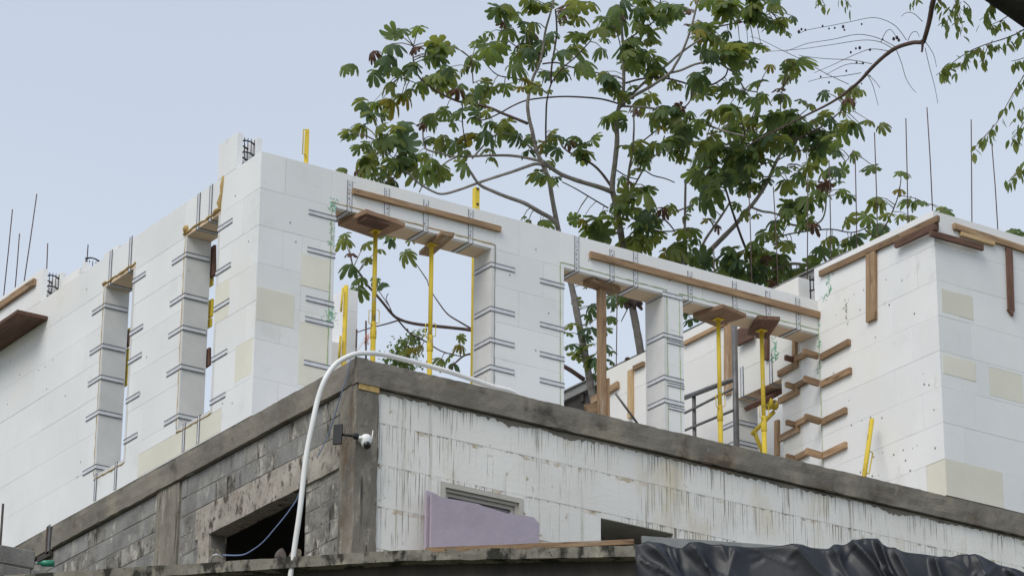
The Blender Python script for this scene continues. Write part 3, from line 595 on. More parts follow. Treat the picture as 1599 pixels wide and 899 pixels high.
# ------------------------------------------------------------------ canopy ledge in front of the lower storey
P0 = atd(600, 856, D0-.95); ZC = P0.z
def lz(x, y): return at(x, y, 2, ZC)
A, K, B = lz(60, 893.5), lz(628, 857.5), lz(992, 850.5)
dr = (B-K).normalized(); nr = Vector((dr.y, -dr.x, 0)); d2 = (K-A).normalized(); n2 = Vector((d2.y, -d2.x, 0))     # towards the viewer
A2 = A-d2*1.5
can = thing('canopy_slab', (0, 0, ZC), 'stained concrete canopy ledge with a shade-dark coloured wall beneath it along the bottom of the photo', 'canopy')
th = .105
mb = MB(); vs = []; pth = [A2+(K-A2)*i/60 for i in range(60)]+[K+(B-K)*i/40 for i in range(41)]; n = len(pth)-1; nm = (nr+n2).normalized()
for i, b in enumerate(pth):
    nn = n2 if i < 58 else nr if i > 62 else nm
    for j, (o, z) in enumerate(((-.14, -th-.002), (0, -th), (0, -th*.5), (0, -.004), (-.10, 0))):
        q = noise.noise(Vector((b.x*8, b.y*8, j*.9)))*.008; vs.append(b+nn*(o+q)+Z*(z+(noise.noise(Vector((b.x*6, b.y*6, 9+j)))*.008 if j else 0)))
mb.add(vs, [(i*5+j, i*5+j+1, (i+1)*5+j+1, (i+1)*5+j)[::-1] for i in range(n) for j in range(4)], M['ledge']); build(mb, 'ledge_edge', can)
mb = MB(); pl = [A2-n2*.06, K-nm*.06, B-nr*.06, Vector((B.x, .04, ZC)), Vector((.02, .02, ZC)), Vector((.03, max(A2.y, 3.0)+1, ZC))]
mb.prism([p-Z*.092 for p in pl], Z*.085, M['ledge']); build(mb, 'canopy_top', can)
mb = MB()
for p, q, nn in ((A2, K, n2), (K, B, nr)):
    a, b = p-nn*.13-Z*.09, q-nn*.13-Z*.09; mb.prism([a, b, b-nn*.2, a-nn*.2], Z*(-(ZC-.09-ZL)), M['darkwall'])
build(mb, 'canopy_wall', can)

# plank lying on the ledge, boards, tarp
pk = tag(beam('wood_plank', K+(B-K)*.10-nr*.06-Z*.012, B-nr*.06-dr*.01+Z*.034, Z, .05, .12, M['wood']), 'reddish brown plank lying tilted along the top of the concrete ledge', 'plank')
def sheet(px, y, th_, m, name, label, zbot):
    mb = MB(); P = [at(a, b, 1, y) for a, b in px]; P = [P[0]+Vector((0, 0, 0))]+P[1:]
    P = P+[Vector((P[-1].x, y, zbot)), Vector((P[0].x, y, zbot))]; n = len(P)
    mb.prism(P, Vector((0, -th_, 0)), m); o = build(mb, name); return tag(o, label, 'insulation board')
sheet([(672, 771), (678, 773), (691, 778), (700, 779.5), (722, 783), (745, 787.5), (752, 791), (770, 796), (790, 802.5), (797, 801), (803, 806), (815, 805), (832, 808.5), (835, 813), (840, 818)], -.10, .03, M['purple'], 'foam_board', 'large mauve foam board with a broken top edge leaning over the window', ZC)
sheet([(664, 766), (669, 768), (680, 772), (684, 786)], -.045, .03, M['purple'], 'foam_board', 'narrow mauve board standing behind the large broken board', ZC)
fb = tag(beam('fibre_board', at(1003, 844, 1, .03), at(1330, 866, 1, .03)+Z*.0, Z, .10, .02, M['fibre']), 'flat grey board fixed low on the streaked wall just above the black tarp', 'board')
prof = [(984, 899), (986, 868), (990, 851), (1000, 849), (1030, 847.5), (1045, 852), (1062, 857), (1076, 850), (1092, 846), (1108, 849), (1128, 851), (1150, 852), (1172, 853), (1200, 853), (1225, 852), (1248, 851), (1270, 856), (1292, 858), (1306, 851), (1318, 851), (1332, 845), (1348, 841), (1362, 841), (1374, 846), (1388, 855), (1402, 859), (1420, 863), (1445, 866), (1462, 869), (1484, 870), (1500, 866), (1514, 867), (1530, 868), (1545, 874), (1560, 880), (1580, 886), (1605, 895), (1650, 905), (1720, 920)]
tp = smooth_path([atd(x, y, D0-.75+(x-990)*.0006) for x, y in prof], 9); n = len(tp); mrows = 60
mb = MB(); vs = []
dv = -Vector((_fw.x, _fw.y, 0)).normalized()
arc = [0]
for i in range(1, n): arc.append(arc[-1]+(tp[i]-tp[i-1]).length)
FR = random.Random(5); folds = []               # creases: (a0, s0, a1, s1, half width, height)
a = .05
while a < arc[-1]:
    sl2 = FR.choice((-1, 1, 1))*FR.uniform(.15, 1.1); ln = FR.uniform(.5, 1.6); folds.append((a, FR.uniform(-.1, .06), a+sl2*ln, ln, FR.uniform(.10, .24), FR.uniform(.045, .11))); a += FR.uniform(.16, .42)
small = []
for k in range(85):
    a0, s0 = FR.uniform(0, arc[-1]), FR.uniform(-.1, 1.0); g_ = FR.uniform(-1.5, 1.5); ln = FR.uniform(.12, .45); small.append((a0, s0, a0+ln*math.sin(g_), s0+ln*math.cos(g_)*.8, FR.uniform(.025, .06), FR.uniform(.012, .028)*FR.choice((1, 1, -1))))
def tent(a, s_, F):
    a0, s0, a1, s1, w, h = F; dx, dy = a1-a0, s1-s0; L2 = dx*dx+dy*dy; t = max(0, min(1, ((a-a0)*dx+(s_-s0)*dy)/L2)); d = math.hypot(a-a0-dx*t, s_-s0-dy*t)
    if d >= w*(.55+.9*t): return 0
    u = 1-d/(w*(.55+.9*t)); return h*(u*u*.65+u*.35)*(1-.35*t)
for j in range(-6, mrows):
    s_ = j*.025 if j >= 0 else j*.06
    for i, p in enumerate(tp):
        a = arc[i]+noise.noise(Vector((arc[i]*1.2, s_*1.5, 4)))*.07; sw = s_+noise.noise(Vector((arc[i]*1.6, s_*2, 9)))*.06; w = min(1, max(j+3, 0)/6)
        h = max([tent(a, sw, F) for F in folds if abs(F[0]-a) < 2.2]+[0])+sum(tent(a, sw, F) for F in small if abs(F[0]-a) < .6)
        h += noise.noise(Vector((a*1.1, s_*1.2, 20)))*.05
        if j < 0: q = p-dv*(.07*-j)-Z*(.012*j*j*.35)
        else: q = p-Z*(s_*.93)+dv*(.01+.14*s_)
        vs.append(q+dv*(h*w*1.25)+Z*(h*.12*min(1, (j+6)/6)))
mb.add(vs, [(j*n+i, j*n+i+1, (j+1)*n+i+1, (j+1)*n+i)[::-1] for j in range(mrows+5) for i in range(n-1)], M['tarp'], True)
tag(build(mb, 'tarpaulin'), 'crumpled black plastic tarpaulin draped over the ledge at the bottom right', 'tarpaulin')
und = thing('low_wall', (5, -1, ZC-.5), 'dark low wall hidden under the black tarpaulin', 'low wall'); mb = MB()
a, b = atd(1010, 880, D0-.4), atd(1740, 945, D0+.1); mb.prism([a, b, b-dv*.2, a-dv*.2], Z*(ZL-a.z), M['darkwall']); build(mb, 'wall_core', und)

# neighbouring low block wall, bottom left
XN = -1.0; pn = at(57, 859, 0, XN); YN = pn.y; zt = pn.z
nb = thing('concrete_block_wall', (XN-1, YN, zt), 'low rough grey block wall cut by the bottom left corner of the photo', 'block wall')
for k in range(8):
    z1 = zt-.2*k; x = XN+(0 if k == 0 else .16)+(0 if k % 2 == 0 else .0)-(0 if k % 2 else 0); a = x
    while a > XN-3.2:
        block('concrete_block', (a-.40+(.2 if k % 2 and a == x else 0)+.006, YN, z1-.194), (a-.006, YN+.16, z1-.004), M['cmu'], nb, .001, .004, .009); a -= .40 if not (k % 2 and a == x) else .2
mb = MB(); mb.box((XN-3.2, YN+.012, ZL), (XN+.15, YN+.15, zt-.2), M['mortar']); mb.box((XN-3.2, YN+.012, zt-.21), (XN-.02, YN+.15, zt-.01), M['mortar']); build(mb, 'mortar_bed', nb)
bt_ = atd(68, 879, (Vector((XN, YN, zt))-CAM).dot(_fw)+.05); rr = Vector((_r.x, _r.y, 0)).normalized()
mb = MB(); mb.lathe(bt_-rr*.06, [(.012, 0), (.012, .03), (.03, .055), (.034, .07), (.034, .17), (.02, .175)], M['bottle'], 14, rr); bo_ = build(mb, 'plastic_bottle'); tag(bo_, 'green plastic bottle lying on the low block wall at the left', 'bottle')
mb = MB(); mb.lathe(bt_-rr*.085, [(.013, 0), (.014, .004), (.014, .026)], M['cap'], 12, rr); build(mb, 'bottle_cap', bo_)
mb = MB(); a = at(1, 850, 0, -.6); mb.tube([a-Z*1.5, a+Z*.46], .014, M['rooftrim'], 8); tag(build(mb, 'steel_post'), 'thin dark upright post at the left edge of the photo', 'post')

# ------------------------------------------------------------------ site props
def prop(x, ztop, yy, label, base=None, handle=None, lean=0, x2=None, loop=0, coll=True, r=.0235):
    X0 = x; t = thing('steel_prop', (X0, yy, 0), label, 'steel prop', 'yellow steel props')
    zm = ztop*.55
    mb = MB(); mb.tube([(X0, yy, .006), (X0, yy, zm)], r+.004, M['yellow'], 12); build(mb, 'outer_tube', t)
    mb = MB(); mb.tube([(X0, yy, zm-.1), (X0, yy, ztop)], r, M['yellow'], 12); build(mb, 'inner_tube', t)
    mb = MB(); mb.lathe((X0, yy, zm-.12), [(r+.006, 0), (r+.011, .01), (r+.011, .09), (r+.007, .10), (r+.007, .17), (r+.004, .18)], M['yellow'], 12); build(mb, 'collar', t)
    mb = MB(); s_ = .045; h0 = zm+.02
    mb.tube([(X0-r, yy-.02, h0), (X0-r-s_, yy-.02, h0+.01), (X0-r-s_, yy-.02, h0+.15), (X0-r, yy-.02, h0+.16)], .005, M['yellow'], 6)
    mb.tube([(X0+r, yy-.02, h0+.03), (X0+r+s_*.7, yy-.02, h0+.04), (X0+r+s_*.7, yy-.02, h0+.17), (X0+r, yy-.02, h0+.18)], .005, M['yellow'], 6); build(mb, 'handle', t)
    mb = MB(); mb.box((X0-.06, yy-.06, 0), (X0+.06, yy+.06, .007), M['yellow']); build(mb, 'base_plate', t)
    mb = MB(); mb.box((X0-.05, yy-.05, ztop), (X0+.05, yy+.05, ztop+.007), M['yellow']); build(mb, 'head_plate', t)
    return t
YM = YF+TF/2
def px_x(x, y, pl=YM): return at(x, y, 1, pl).x
zp = ZH-.062
prop(px_x(585, 450), zp-.012, YM, 'yellow steel prop under the wide plywood pad in the left front opening')
prop(px_x(673, 470), zp, YM, 'yellow steel prop under the narrow board in the left front opening')
prop(px_x(1124, 600), zp, YM, 'yellow steel prop left of the grey scaffold pole in the right front opening')
prop(px_x(1192, 610), zp, YM, 'yellow steel prop right of the grey scaffold pole in the right front opening')
def pad(cx, cy, lx, ly, rot, z, label, m='ply', name='plywood_pad', t=.045):
    d = Vector((math.cos(R(rot)), math.sin(R(rot)), 0)); c = Vector((cx, cy, z+t/2+.004)); return tag(beam(name, c-d*lx/2, c+d*lx/2, Z, t, ly, M[m], None), label, 'pad', 'boards on top of the props')
ax_ = px_x(585, 450)
pad(ax_-.10, YM-.08, .52, .46, 8, zp-.004, 'wide square plywood pad carried by the leftmost front prop'); 
pad(ax_-.16, YM-.22, .30, .16, 2, zp-.05, 'small dark board tucked under the wide plywood pad', 'wooddark')
pad(px_x(673, 470)+.06, YM, .62, .14, 80, zp+.007, 'narrow reddish board on top of the second front prop', 'wood')
pad(px_x(1124, 600)-.02, YM-.05, .40, .44, 12, zp+.007, 'square plywood pad above the prop beside the scaffold pole', 'ply')
pad(px_x(1192, 610)+.04, YM-.06, .60, .14, 65, zp+.007, 'dark narrow board on the prop nearest the tower', 'wooddark'); pad(px_x(1192, 610)-.09, YM-.04, .5, .12, 65, zp+.009, 'second dark board lying beside the narrow board on the tower side prop', 'wooddark')
# timber T-post
xt = px_x(940, 540); tpz = thing('timber_post', (xt, YM, 0), 'brown timber T-post holding up the middle front opening', 'timber post')
beam('post', (xt, YM, 0), (xt, YM, zp-.0), X, .085, .07, M['wood'], tpz); beam('post_cap', (xt-.22, YM-.06, zp+.028), (xt+.2, YM+.02, zp+.028), Z, .055, .16, M['wood'], tpz)
beam('side_board', (xt+.055, YM-.01, 0), (xt+.055, YM-.01, 1.35), X, .022, .09, M['wood'], tpz); beam('brace_block', (xt-.17, YM+.05, .97), (xt+.02, YM+.05, 1.02), Z, .13, .05, M['wood'], tpz)
# props standing in the room behind, tops over the wall
def prop_at(px, pytop, yy, label):
    p = at(px, pytop, 1, yy); return prop(p.x, p.z, yy, label)
def tall(px, pytop, yy, label):
    p = at(px, pytop, 1, yy); t = thing('steel_prop', (p.x, yy, 0), label, 'steel prop', 'yellow steel props')
    mb = MB(); mb.tube([(p.x, yy, .006), (p.x, yy, p.z)], .025, M['yellow'], 12); build(mb, 'inner_tube', t)
    mb = MB(); h = p.z; mb.tube([(p.x-.02, yy-.03, h-.02), (p.x-.062, yy-.03, h-.022), (p.x-.062, yy-.03, h-.30), (p.x-.02, yy-.03, h-.31)], .0065, M['yellow'], 6); build(mb, 'handle', t)
    mb = MB(); mb.box((p.x-.06, yy-.06, 0), (p.x+.06, yy+.06, .007), M['yellow']); build(mb, 'base_plate', t); return t
tall(480, 203, 2.7, 'yellow prop sticking up above the wall beside the white corner'); 
t7 = at(744, 294, 1, 2.75); tq = thing('steel_prop', (t7.x, 2.75, 0), 'yellow prop whose slotted head shows above the middle of the wall', 'steel prop', 'yellow steel props')
mb = MB(); mb.box((t7.x-.028, 2.72, 0), (t7.x+.028, 2.78, t7.z), M['yellow']); build(mb, 'inner_tube', tq); mb = MB()
for z in (t7.z-.02, t7.z-.2): mb.box((t7.x-.012, 2.712, z-.012), (t7.x+.012, 2.7195, z+.012), M['black'])
build(mb, 'slot', tq)
p = at(541, 446, 1, 4.2); tr = thing('steel_prop', (p.x, 4.2, 0), 'yellow prop beside a white foam end inside the left front opening', 'steel prop', 'yellow steel props')
mb = MB(); mb.tube([(p.x-.02, 4.2, .006), (p.x, 4.2, p.z)], .026, M['yellow'], 12); build(mb, 'inner_tube', tr)
mb = MB(); mb.tube([(p.x-.06, 4.17, p.z-.05), (p.x-.075, 4.17, p.z-.33)], .012, M['yellow'], 8); build(mb, 'handle', tr); mb = MB(); mb.tube([(p.x-.07, 4.17, p.z-.62), (p.x-.085, 4.17, p.z-.92)], .014, M['yellow'], 8); build(mb, 'handle', tr)
mb = MB(); mb.box((p.x-.08, 4.14, 0), (p.x+.04, 4.26, .007), M['yellow']); build(mb, 'base_plate', tr)
# white foam end inside left room
pe = at(549, 452, 1, 4.4); wi = thing('foam_block_wall', (pe.x, 4.4, 0), 'short white foam wall end standing inside the left front opening', 'foam wall')
k = 0; z = 0
while z < pe.z-.01: block('foam_block', (pe.x-.9 if z < 1.7 else pe.x-.08, 4.4, z), (pe.x+.09, 4.7, min(z+CH, pe.z)), M['foam'], wi); z += CH
for zz in (1.1, 1.35): strap(wi, (pe.x+.09, 4.4, zz), -X, .33, -Y)
# interior props glimpsed through the tall windows: boards and yellow tubes on the inner face
for (x, y, h) in ((329, 441, 12), (329, 482, 26), (327, 505, 12), (200, 519, 9), (198, 566, 40), (197, 592, 20)):
    a, b = at(x, y-h/2, 0, TL+.05), at(x, y+h/2, 0, TL+.05); mb = MB(); mb.obox((a+b)/2, X*.012, Y*.05, Z*abs(a.z-b.z)/2, M['yellow']); build(mb, 'brace_bracket', wl)
for (x, y, z0, z1) in ((333, 410, 385, 432), (325, 560, 545, 572), (200, 530, 518, 541)):
    a, b = at(x, z1, 0, TL+.03), at(x, z0, 0, TL+.03); beam('wood_batten', a, b, Y, .10, .03, M['wooddark'], wl)
# leaning yellow prop by the tower
a, b = at(1350, 742, 0, XB-.5), at(1362, 655, 0, XB-.12); t = thing('steel_prop', (a.x, a.y, 0), 'short yellow prop leaning against the white tower wall', 'steel prop', 'yellow steel props')
mb = MB(); d = (b-a); mb.tube([a-d*.12, b], .026, M['yellow'], 10); build(mb, 'inner_tube', t); mb = MB(); c = a+d*.45; mb.tube([c+X*.02, c+X*.07-Z*.02, c+X*.06-d*.4, c-d*.4+X*.02], .007, M['yellow'], 6); build(mb, 'handle', t)
# fork and braces inside, grey scaffold pole and handrail
q = at(1200, 628, 1, 3.0); t = thing('adjustable_bracket', (q.x, q.y, 0), 'yellow folding brace with a screw head behind the tower side prop', 'brace')
for u_, v_ in ((at(1198, 708, 1, 3.0)-Z*.1, at(1177, 672, 1, 3.0)), (at(1175, 677, 1, 3.0), at(1209, 643, 1, 3.0))): mb = MB(); mb.tube([u_, v_], .024, M['yellow'], 8); build(mb, 'brace_tube', t)
mb = MB(); mb.lathe(at(1197, 629, 1, 3.0), [(.03, 0), (.075, .02), (.075, .05), (.03, .06), (.03, .1), (.06, .11), (.06, .14)], M['yellow'], 10, X); build(mb, 'screw_head', t)
beam('support_board', at(1176, 634, 1, 3.1), at(1220, 610, 1, 3.1), Z, .06, .3, M['wooddark'], t)
YP = 2.9; hx = at(1146, 600, 1, YP); hr = thing('scaffold_rail', (hx.x, YP, 0), 'grey steel scaffold pole with a sloping double handrail behind the front wall', 'handrail')
mb = MB(); a = at(1147, 505, 1, YP); mb.tube([(a.x-.01, YP, 0), (a.x, YP, a.z)], .034, M['steel'], 12); build(mb, 'pole', hr)
for y0, y1, r_ in ((621, 592, .03), (645, 606, .016), (672, 640, .016)):
    a, b = at(1069, y0, 0, hx.x-.02), at(1146, y1, 1, YP); a = at(1069, y0, 1, YP+1.15); mb = MB(); mb.tube([a, b], r_, M['steel'], 8); build(mb, 'rail', hr)
a = at(1084, 616, 1, YP+.95); mb = MB(); mb.tube([(a.x, a.y, 0), (a.x, a.y, a.z)], .024, M['steel'], 8); build(mb, 'rail_post', hr)
a = at(966, 620, 1, 4); b = at(988, 650, 1, 4); mb = MB(); mb.tube([a-(b-a)*.2, b+(b-a)*.6], .014, M['steel'], 8); o = build(mb, 'steel_bar'); tag(o, 'thin dark steel bar slanting beside the pale upright batten', 'steel bar')
fpl = tag(beam('form_panel', at(1152, 528, 0, XB-.06), at(1176, 516, 0, XB-.06), Z, .20, .04, M['wooddark']), 'dark brown form panel on the inner wall behind the right opening', 'form panel')

# ------------------------------------------------------------------ pipe, cables, rebar at the slab corner, camera, lamp
pp = [atd(438, 1180, D0-.95), atd(444, 1000, D0-.85), atd(452, 915, D0-.75), atd(461, 850, D0-.66), atd(469, 795, D0-.6), atd(478, 716, D0-.46), atd(489, 658, D0-.35), atd(498, 619, D0-.26), atd(509, 590, D0-.2), atd(522, 571, D0-.12), atd(536, 560.5, D0-.06), atd(553.5, 553, D0-.0), at(571, 551, 1, .08), at(590, 552, 1, .14), at(614, 556.5, 1, .22), at(647, 565, 1, .32), at(698, 579, 1, .38), at(736, 591.5, 1, .42), at(769, 603, 1, .44), at(807, 615, 1, .46), at(840, 624, 1, .5)]
pp[-1].z = .03
pp.append(pp[-1]+Vector((.5, .1, -.002)))
mb = MB(); mb.tube(smooth_path(pp, 6), .0245, M['pvc'], 14); tag(build(mb, 'plastic_pipe'), 'white plastic pipe bent over the slab corner and hanging down', 'pipe')
for (x, y0, y1, dp) in ((556, 560, 514, .12), (572.5, 559, 501, .08)):
    a, b = at(x, y0, 1, dp), at(x+(1.5 if x < 560 else -.5), y1, 1, dp); mb = MB(); mb.tube([a-Z*.15, b], .009, M['rust'], 8); o = build(mb, 'rebar', sl_)
mb = MB(); q = at(573, 528, 1, .08)
for k in range(7): mb.tube([q+Vector((RND.uniform(-.03, .03), -.012, RND.uniform(-.07, .07))), q+Vector((RND.uniform(-.02, .02), -.016, RND.uniform(-.03, .03))), q+Vector((RND.uniform(-.05, .02), -.012, RND.uniform(-.08, .08)))], .0028, M['orange'], 5)
mb.tube([q, q+Vector((-.1, -.02, -.14)), at(552, 556, 1, .05)], .0022, M['orange'], 5); mb.tube([q+Z*.03, at(556, 546, 1, .04), at(548, 560, 1, .0)], .002, M['whitecord'], 5)
tag(build(mb, 'string'), 'orange string tied round the rebar at the slab corner', 'string')
mb = MB(); mb.tube(smooth_path([at(548, 560, 0, -.02), at(541, 592, 0, -.02), at(533, 615, 0, -.03), at(521, 655, 0, -.01), at(508, 690, 0, -.01), at(495, 715, 0, -.01)], 5), .005, M['blue'], 6); tag(build(mb, 'cable'), 'thin blue cord hanging down the slab edge right of the white pipe', 'cable')
mb = MB(); mb.tube(smooth_path([at(480, 720, 0, -.02), at(468, 770, 0, -.02), at(452, 797, 0, -.04), at(432, 822, 0, -.08), at(412, 845, 0, -.10), at(395, 858, 0, -.12), at(378, 866, 0, -.12), at(348, 866, 0, -.12)], 5), .007, M['blue'], 6); tag(build(mb, 'cable'), 'blue cable sagging across the dark lower window', 'cable')
mb = MB(); mb.tube(smooth_path([lz(346, 873)-nr*.05+Z*.03, lz(338, 872)+Z*.04, lz(331, 877)+nr*.02+Z*.02, lz(329, 890)+nr*.03-Z*.1, lz(327, 900)+nr*.03-Z*.4], 5), .009, M['whitecord'], 6); tag(build(mb, 'cable'), 'white cable looping over the edge of the concrete ledge', 'cable')
# security camera
pc = at(572, 690, 1, -.10); scm = thing('security_camera', pc, 'white dome security camera fixed to the corner column', 'camera')
vd = (CAM-pc).normalized(); fwd = Vector((-.25, -1, -.35)).normalized()
mb = MB(); mb.lathe(pc+Z*.045, [(.0, .03), (.03, .026), (.046, .012), (.052, -.01), (.05, -.03), (.044, -.065), (.026, -.094), (.0, -.10)], M['pvc'], 20); mb.tube([pc+Z*.03, pc+Vector((-.07, .0, .03))], [.016, .018], M['pvc'], 10); body = build(mb, 'camera_body', scm)
mb = MB(); mb.lathe(pc-Z*.03-fwd*-.026, [(.0, .045), (.02, .043), (.034, .034), (.038, .018), (.036, 0)], M['lens'], 16, fwd); build(mb, 'lens', body)
mb = MB(); mb.tube([pc+Vector((0, .0, .05)), pc+Vector((.0, .12, .05))], .03, M['pvc'], 12); build(mb, 'mount', scm)
mb = MB(); mb.tube([pc+Vector((.07, .02, .02)), pc+Vector((.09, .03, .14))], .005, M['pvc'], 6); build(mb, 'antenna', scm)
# black panel lamp on an arm
pa = at(528, 678, 0, -.20); lp = thing('panel_lamp', pa, 'flat black panel on a short arm beside the white dome camera', 'lamp')
mb = MB(); mb.obox(pa, Vector((.012, .012, 0)), Vector((-.026, .034, .0)), Vector((.004, .0, .095)), M['black']); build(mb, 'panel', lp)
q = at(557, 681, 0, -.0); mb = MB(); mb.tube([pa+Vector((.03, -.02, .0)), pa+Vector((.09, -.07, -.012)), q], .013, M['black'], 8); mb.lathe(q, [(.03, -.01), (.03, .02), (.018, .035)], M['black'], 10, Vector((-1, 0, 0))); build(mb, 'arm', lp)
# pair of boots on the ledge
def boot(px, py, dx, w, h, lean, lab, mm):
    b = lz(px, py)-nr*.16; t = thing('boot', b, lab, 'boot', 'boots left on the ledge')
    f = (nr*.85+dr*dx).normalized(); sd = Vector((-f.y, f.x, 0)); up_ = (Z+sd*lean).normalized()
    def outline(c, k): return [c+sd*(w*k*(1-.22*math.sin(a_))*math.cos(a_))+up_*(h*(1.02+k*math.sin(a_))) for a_ in [q*math.pi/9 for q in range(18)]]
    mb = MB(); mb.prism(outline(b+f*.05, 1), f*.014, M[mm]); build(mb, 'sole', t)
    mb = MB(); rg = [outline(b+f*(.05-.03*k), [1.06, .98, .9, .82, .6][k]) for k in range(5)]; vs = [p for r_ in rg for p in r_]
    mb.add(vs, [(k*18+q, k*18+(q+1) % 18, (k+1)*18+(q+1) % 18, (k+1)*18+q) for k in range(4) for q in range(18)]+[tuple(4*18+q for q in range(18))], M['rubber'], True); build(mb, 'upper', t)
boot(435, 867, .6, .030, .052, -.25, 'narrow grey boot standing on its side at the left of the white pipe', 'rubber'); boot(452, 866, .35, .052, .052, .45, 'tan soled boot lying on the ledge against the white pipe', 'sole')

# ------------------------------------------------------------------ neighbour's roof beyond
nh = thing("neighbour_roof", (XB+4.4, 12, 2), 'neighbouring house roof with pale fascia and dark eaves behind the inner wall', 'house roof')
XR = XB+3.6
e0, e1 = at(880, 622, 0, XR), at(1145, 490, 0, XR)
zr = (e0.z+e1.z)/2; mb = MB(); mb.box((XR, e1.y-2.5, zr-.05), (XR+.04, e0.y+5, zr+.07), M['roof']); build(mb, 'fascia', nh)
mb = MB(); mb.prism([(XR-.03, e1.y-2.5, zr+.075), (XR+4, e1.y-2.5, zr+1.0), (XR+4, e1.y-2.5, zr+1.03), (XR-.03, e1.y-2.5, zr+.095)], Y*(e0.y-e1.y+7.5), M['roof']); build(mb, 'roof_sheet', nh)
mb = MB(); mb.box((XR+.06, e1.y-2.5, zr-.30), (XR+.10, e0.y+5, zr-.06), M['rooftrim']); build(mb, 'eaves_beam', nh)
for k in range(9):
    y = e1.y+k*.9; mb = MB(); mb.box((XR+.03, y, zr-.18), (XR+1.4, y+.07, zr-.052), M['rooftrim']); build(mb, 'rafter', nh)
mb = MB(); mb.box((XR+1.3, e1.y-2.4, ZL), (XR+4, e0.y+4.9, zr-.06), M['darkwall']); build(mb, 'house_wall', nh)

# ------------------------------------------------------------------ trees behind: big lobed leaves
LR = random.Random(21)
def lobed_leaf(name, m, nl, droop, cup, seed):
    r_ = random.Random(seed); vs = [Vector((0, 0, 0))]; fs = []; spread = R(318); a0 = -spread/2
    def P(rad, ang, lift=0):
        z = -droop*rad*rad+cup*math.sin(ang*nl*.5)*0+lift
        k = 1-droop*.28*rad*rad
        return Vector((math.cos(ang)*rad*k, math.sin(ang)*rad*k, z))
    st = spread/nl; web = .52
    for i in range(nl):
        a = a0+(i+.5)*st+r_.uniform(-.06, .06); t = abs(i+.5-nl/2)/(nl/2); L = (1-.38*t*t)*r_.uniform(.80, 1.10); o = len(vs)
        w = st*.5; dz = r_.uniform(-.14, .08)
        vs += [P(L*web*.95, a-w, -.03), P(L*.66, a-w*.86, -.055+dz), P(L*.88, a-w*.66, -.05+dz), P(L, a, -.05+dz), P(L*.88, a+w*.66, -.05+dz), P(L*.66, a+w*.86, -.055+dz), P(L*web*.95, a+w, -.03), P(L*.5, a, .012), P(L*.8, a, .01+dz)]
        fs += [(0, o, o+7), (0, o+7, o+6), (o, o+1, o+7), (o+7, o+5, o+6), (o+1, o+8, o+7), (o+7, o+8, o+5), (o+1, o+2, o+8), (o+8, o+4, o+5), (o+2, o+3, o+8), (o+8, o+3, o+4)]
    me = bpy.data.meshes.new(name); me.from_pydata(vs, [], fs); me.materials.append(m)
    me.polygons.foreach_set('use_smooth', [True]*len(fs)); me.update(); return me
LEAF = {k: [lobed_leaf('leaf', LM[k], LR.choice((7, 8, 9)), dr_, 0, 100+i*7+ord(k)) for i, dr_ in enumerate((.42, .62, .82, .30, 1.0, .55, .75, .9))] for k in 'gdlyb'}
class Tree:
    def __init__(s, name, label, base_px, dep):
        s.dep = dep; s.root = thing(name, atd(*base_px, dep), label, 'tree', 'broad leaved trees behind the building'); s.pts = []; s.seg = []; s.pet = MB()
    def near(s, x, y):
        b = min(s.pts, key=lambda p: (p[0]-x)**2+(p[1]-y)**2); return b
    def branch(s, px, r0, r1, m='bark', name='branch', dd=None, n=4, down=None):
        px = [(*p, 0) for p in px]; P = smooth_path(px, n); N_ = len(P)
        d0 = s.dep if not s.pts else s.near(P[0].x, P[0].y)[2]
        de = 0 if dd is None else dd
        W_ = []; k = s.dep/F_PX
        for i, p in enumerate(P):
            d = d0+de*i/(N_-1); w = 1.2*noise.noise(Vector((p.x*.02, p.y*.02, r0)))
            W_.append(atd(p.x+w, p.y, d)); s.pts.append((p.x, p.y, d))
        rad = [(r0+(r1-r0)*i/(N_-1))*k*.86*(1+.12*noise.noise(Vector((i*.9, r0, 3)))) for i in range(N_)]
        if down is not None: W_.insert(0, Vector((W_[0].x-.1, W_[0].y+.05, down))); rad.insert(0, rad[0]*1.7)
        mb = MB(); mb.tube(W_, rad, M[m], 8 if r0 > 2.2 else 6); return build(mb, name, s.root)
    def leaf(s, x, y, w, kind='g', flat=None):
        nx, ny, nd = s.near(x, y); d = nd+LR.uniform(-.5, .5); p = atd(x, y-w*.10, d)
        L = w*d/F_PX/1.44*LR.uniform(1.0, 1.14)
        me = LR.choice(LEAF[kind][:]); o = link('leaf', me, s.root); o.location = p-wpos(s.root)
        yaw = LR.uniform(0, 6.283)
        q = Matrix.Rotation(LR.gauss(0, .30), 3, 'X') @ Matrix.Rotation(LR.gauss(0, .30), 3, 'Y') @ Matrix.Rotation(yaw, 3, 'Z')
        if flat is not None or LR.random() < .22:          # some blades hang turned to face us
            ax = Vector((_r.x, _r.y, 0)); q = Matrix.Rotation(LR.uniform(.7, 1.15)*(1 if (flat is not None or LR.random() < .8) else -1), 3, ax) @ q
        o.rotation_euler = q.to_euler(); o.scale = (L*LR.uniform(.85, 1.12), L*LR.uniform(.85, 1.12), L*LR.uniform(.8, 1.3))
        if (nx-x)**2+(ny-y)**2 < 60**2:
            a = atd(nx, ny, nd); s.pet.tube([a, (a+p)/2+Z*.03, p], [.008, .006, .005], M['petiole'], 4, False)
    def done(s):
        if s.pet.v: build(s.pet, 'leaf_stalks', s.root, 'stuff')

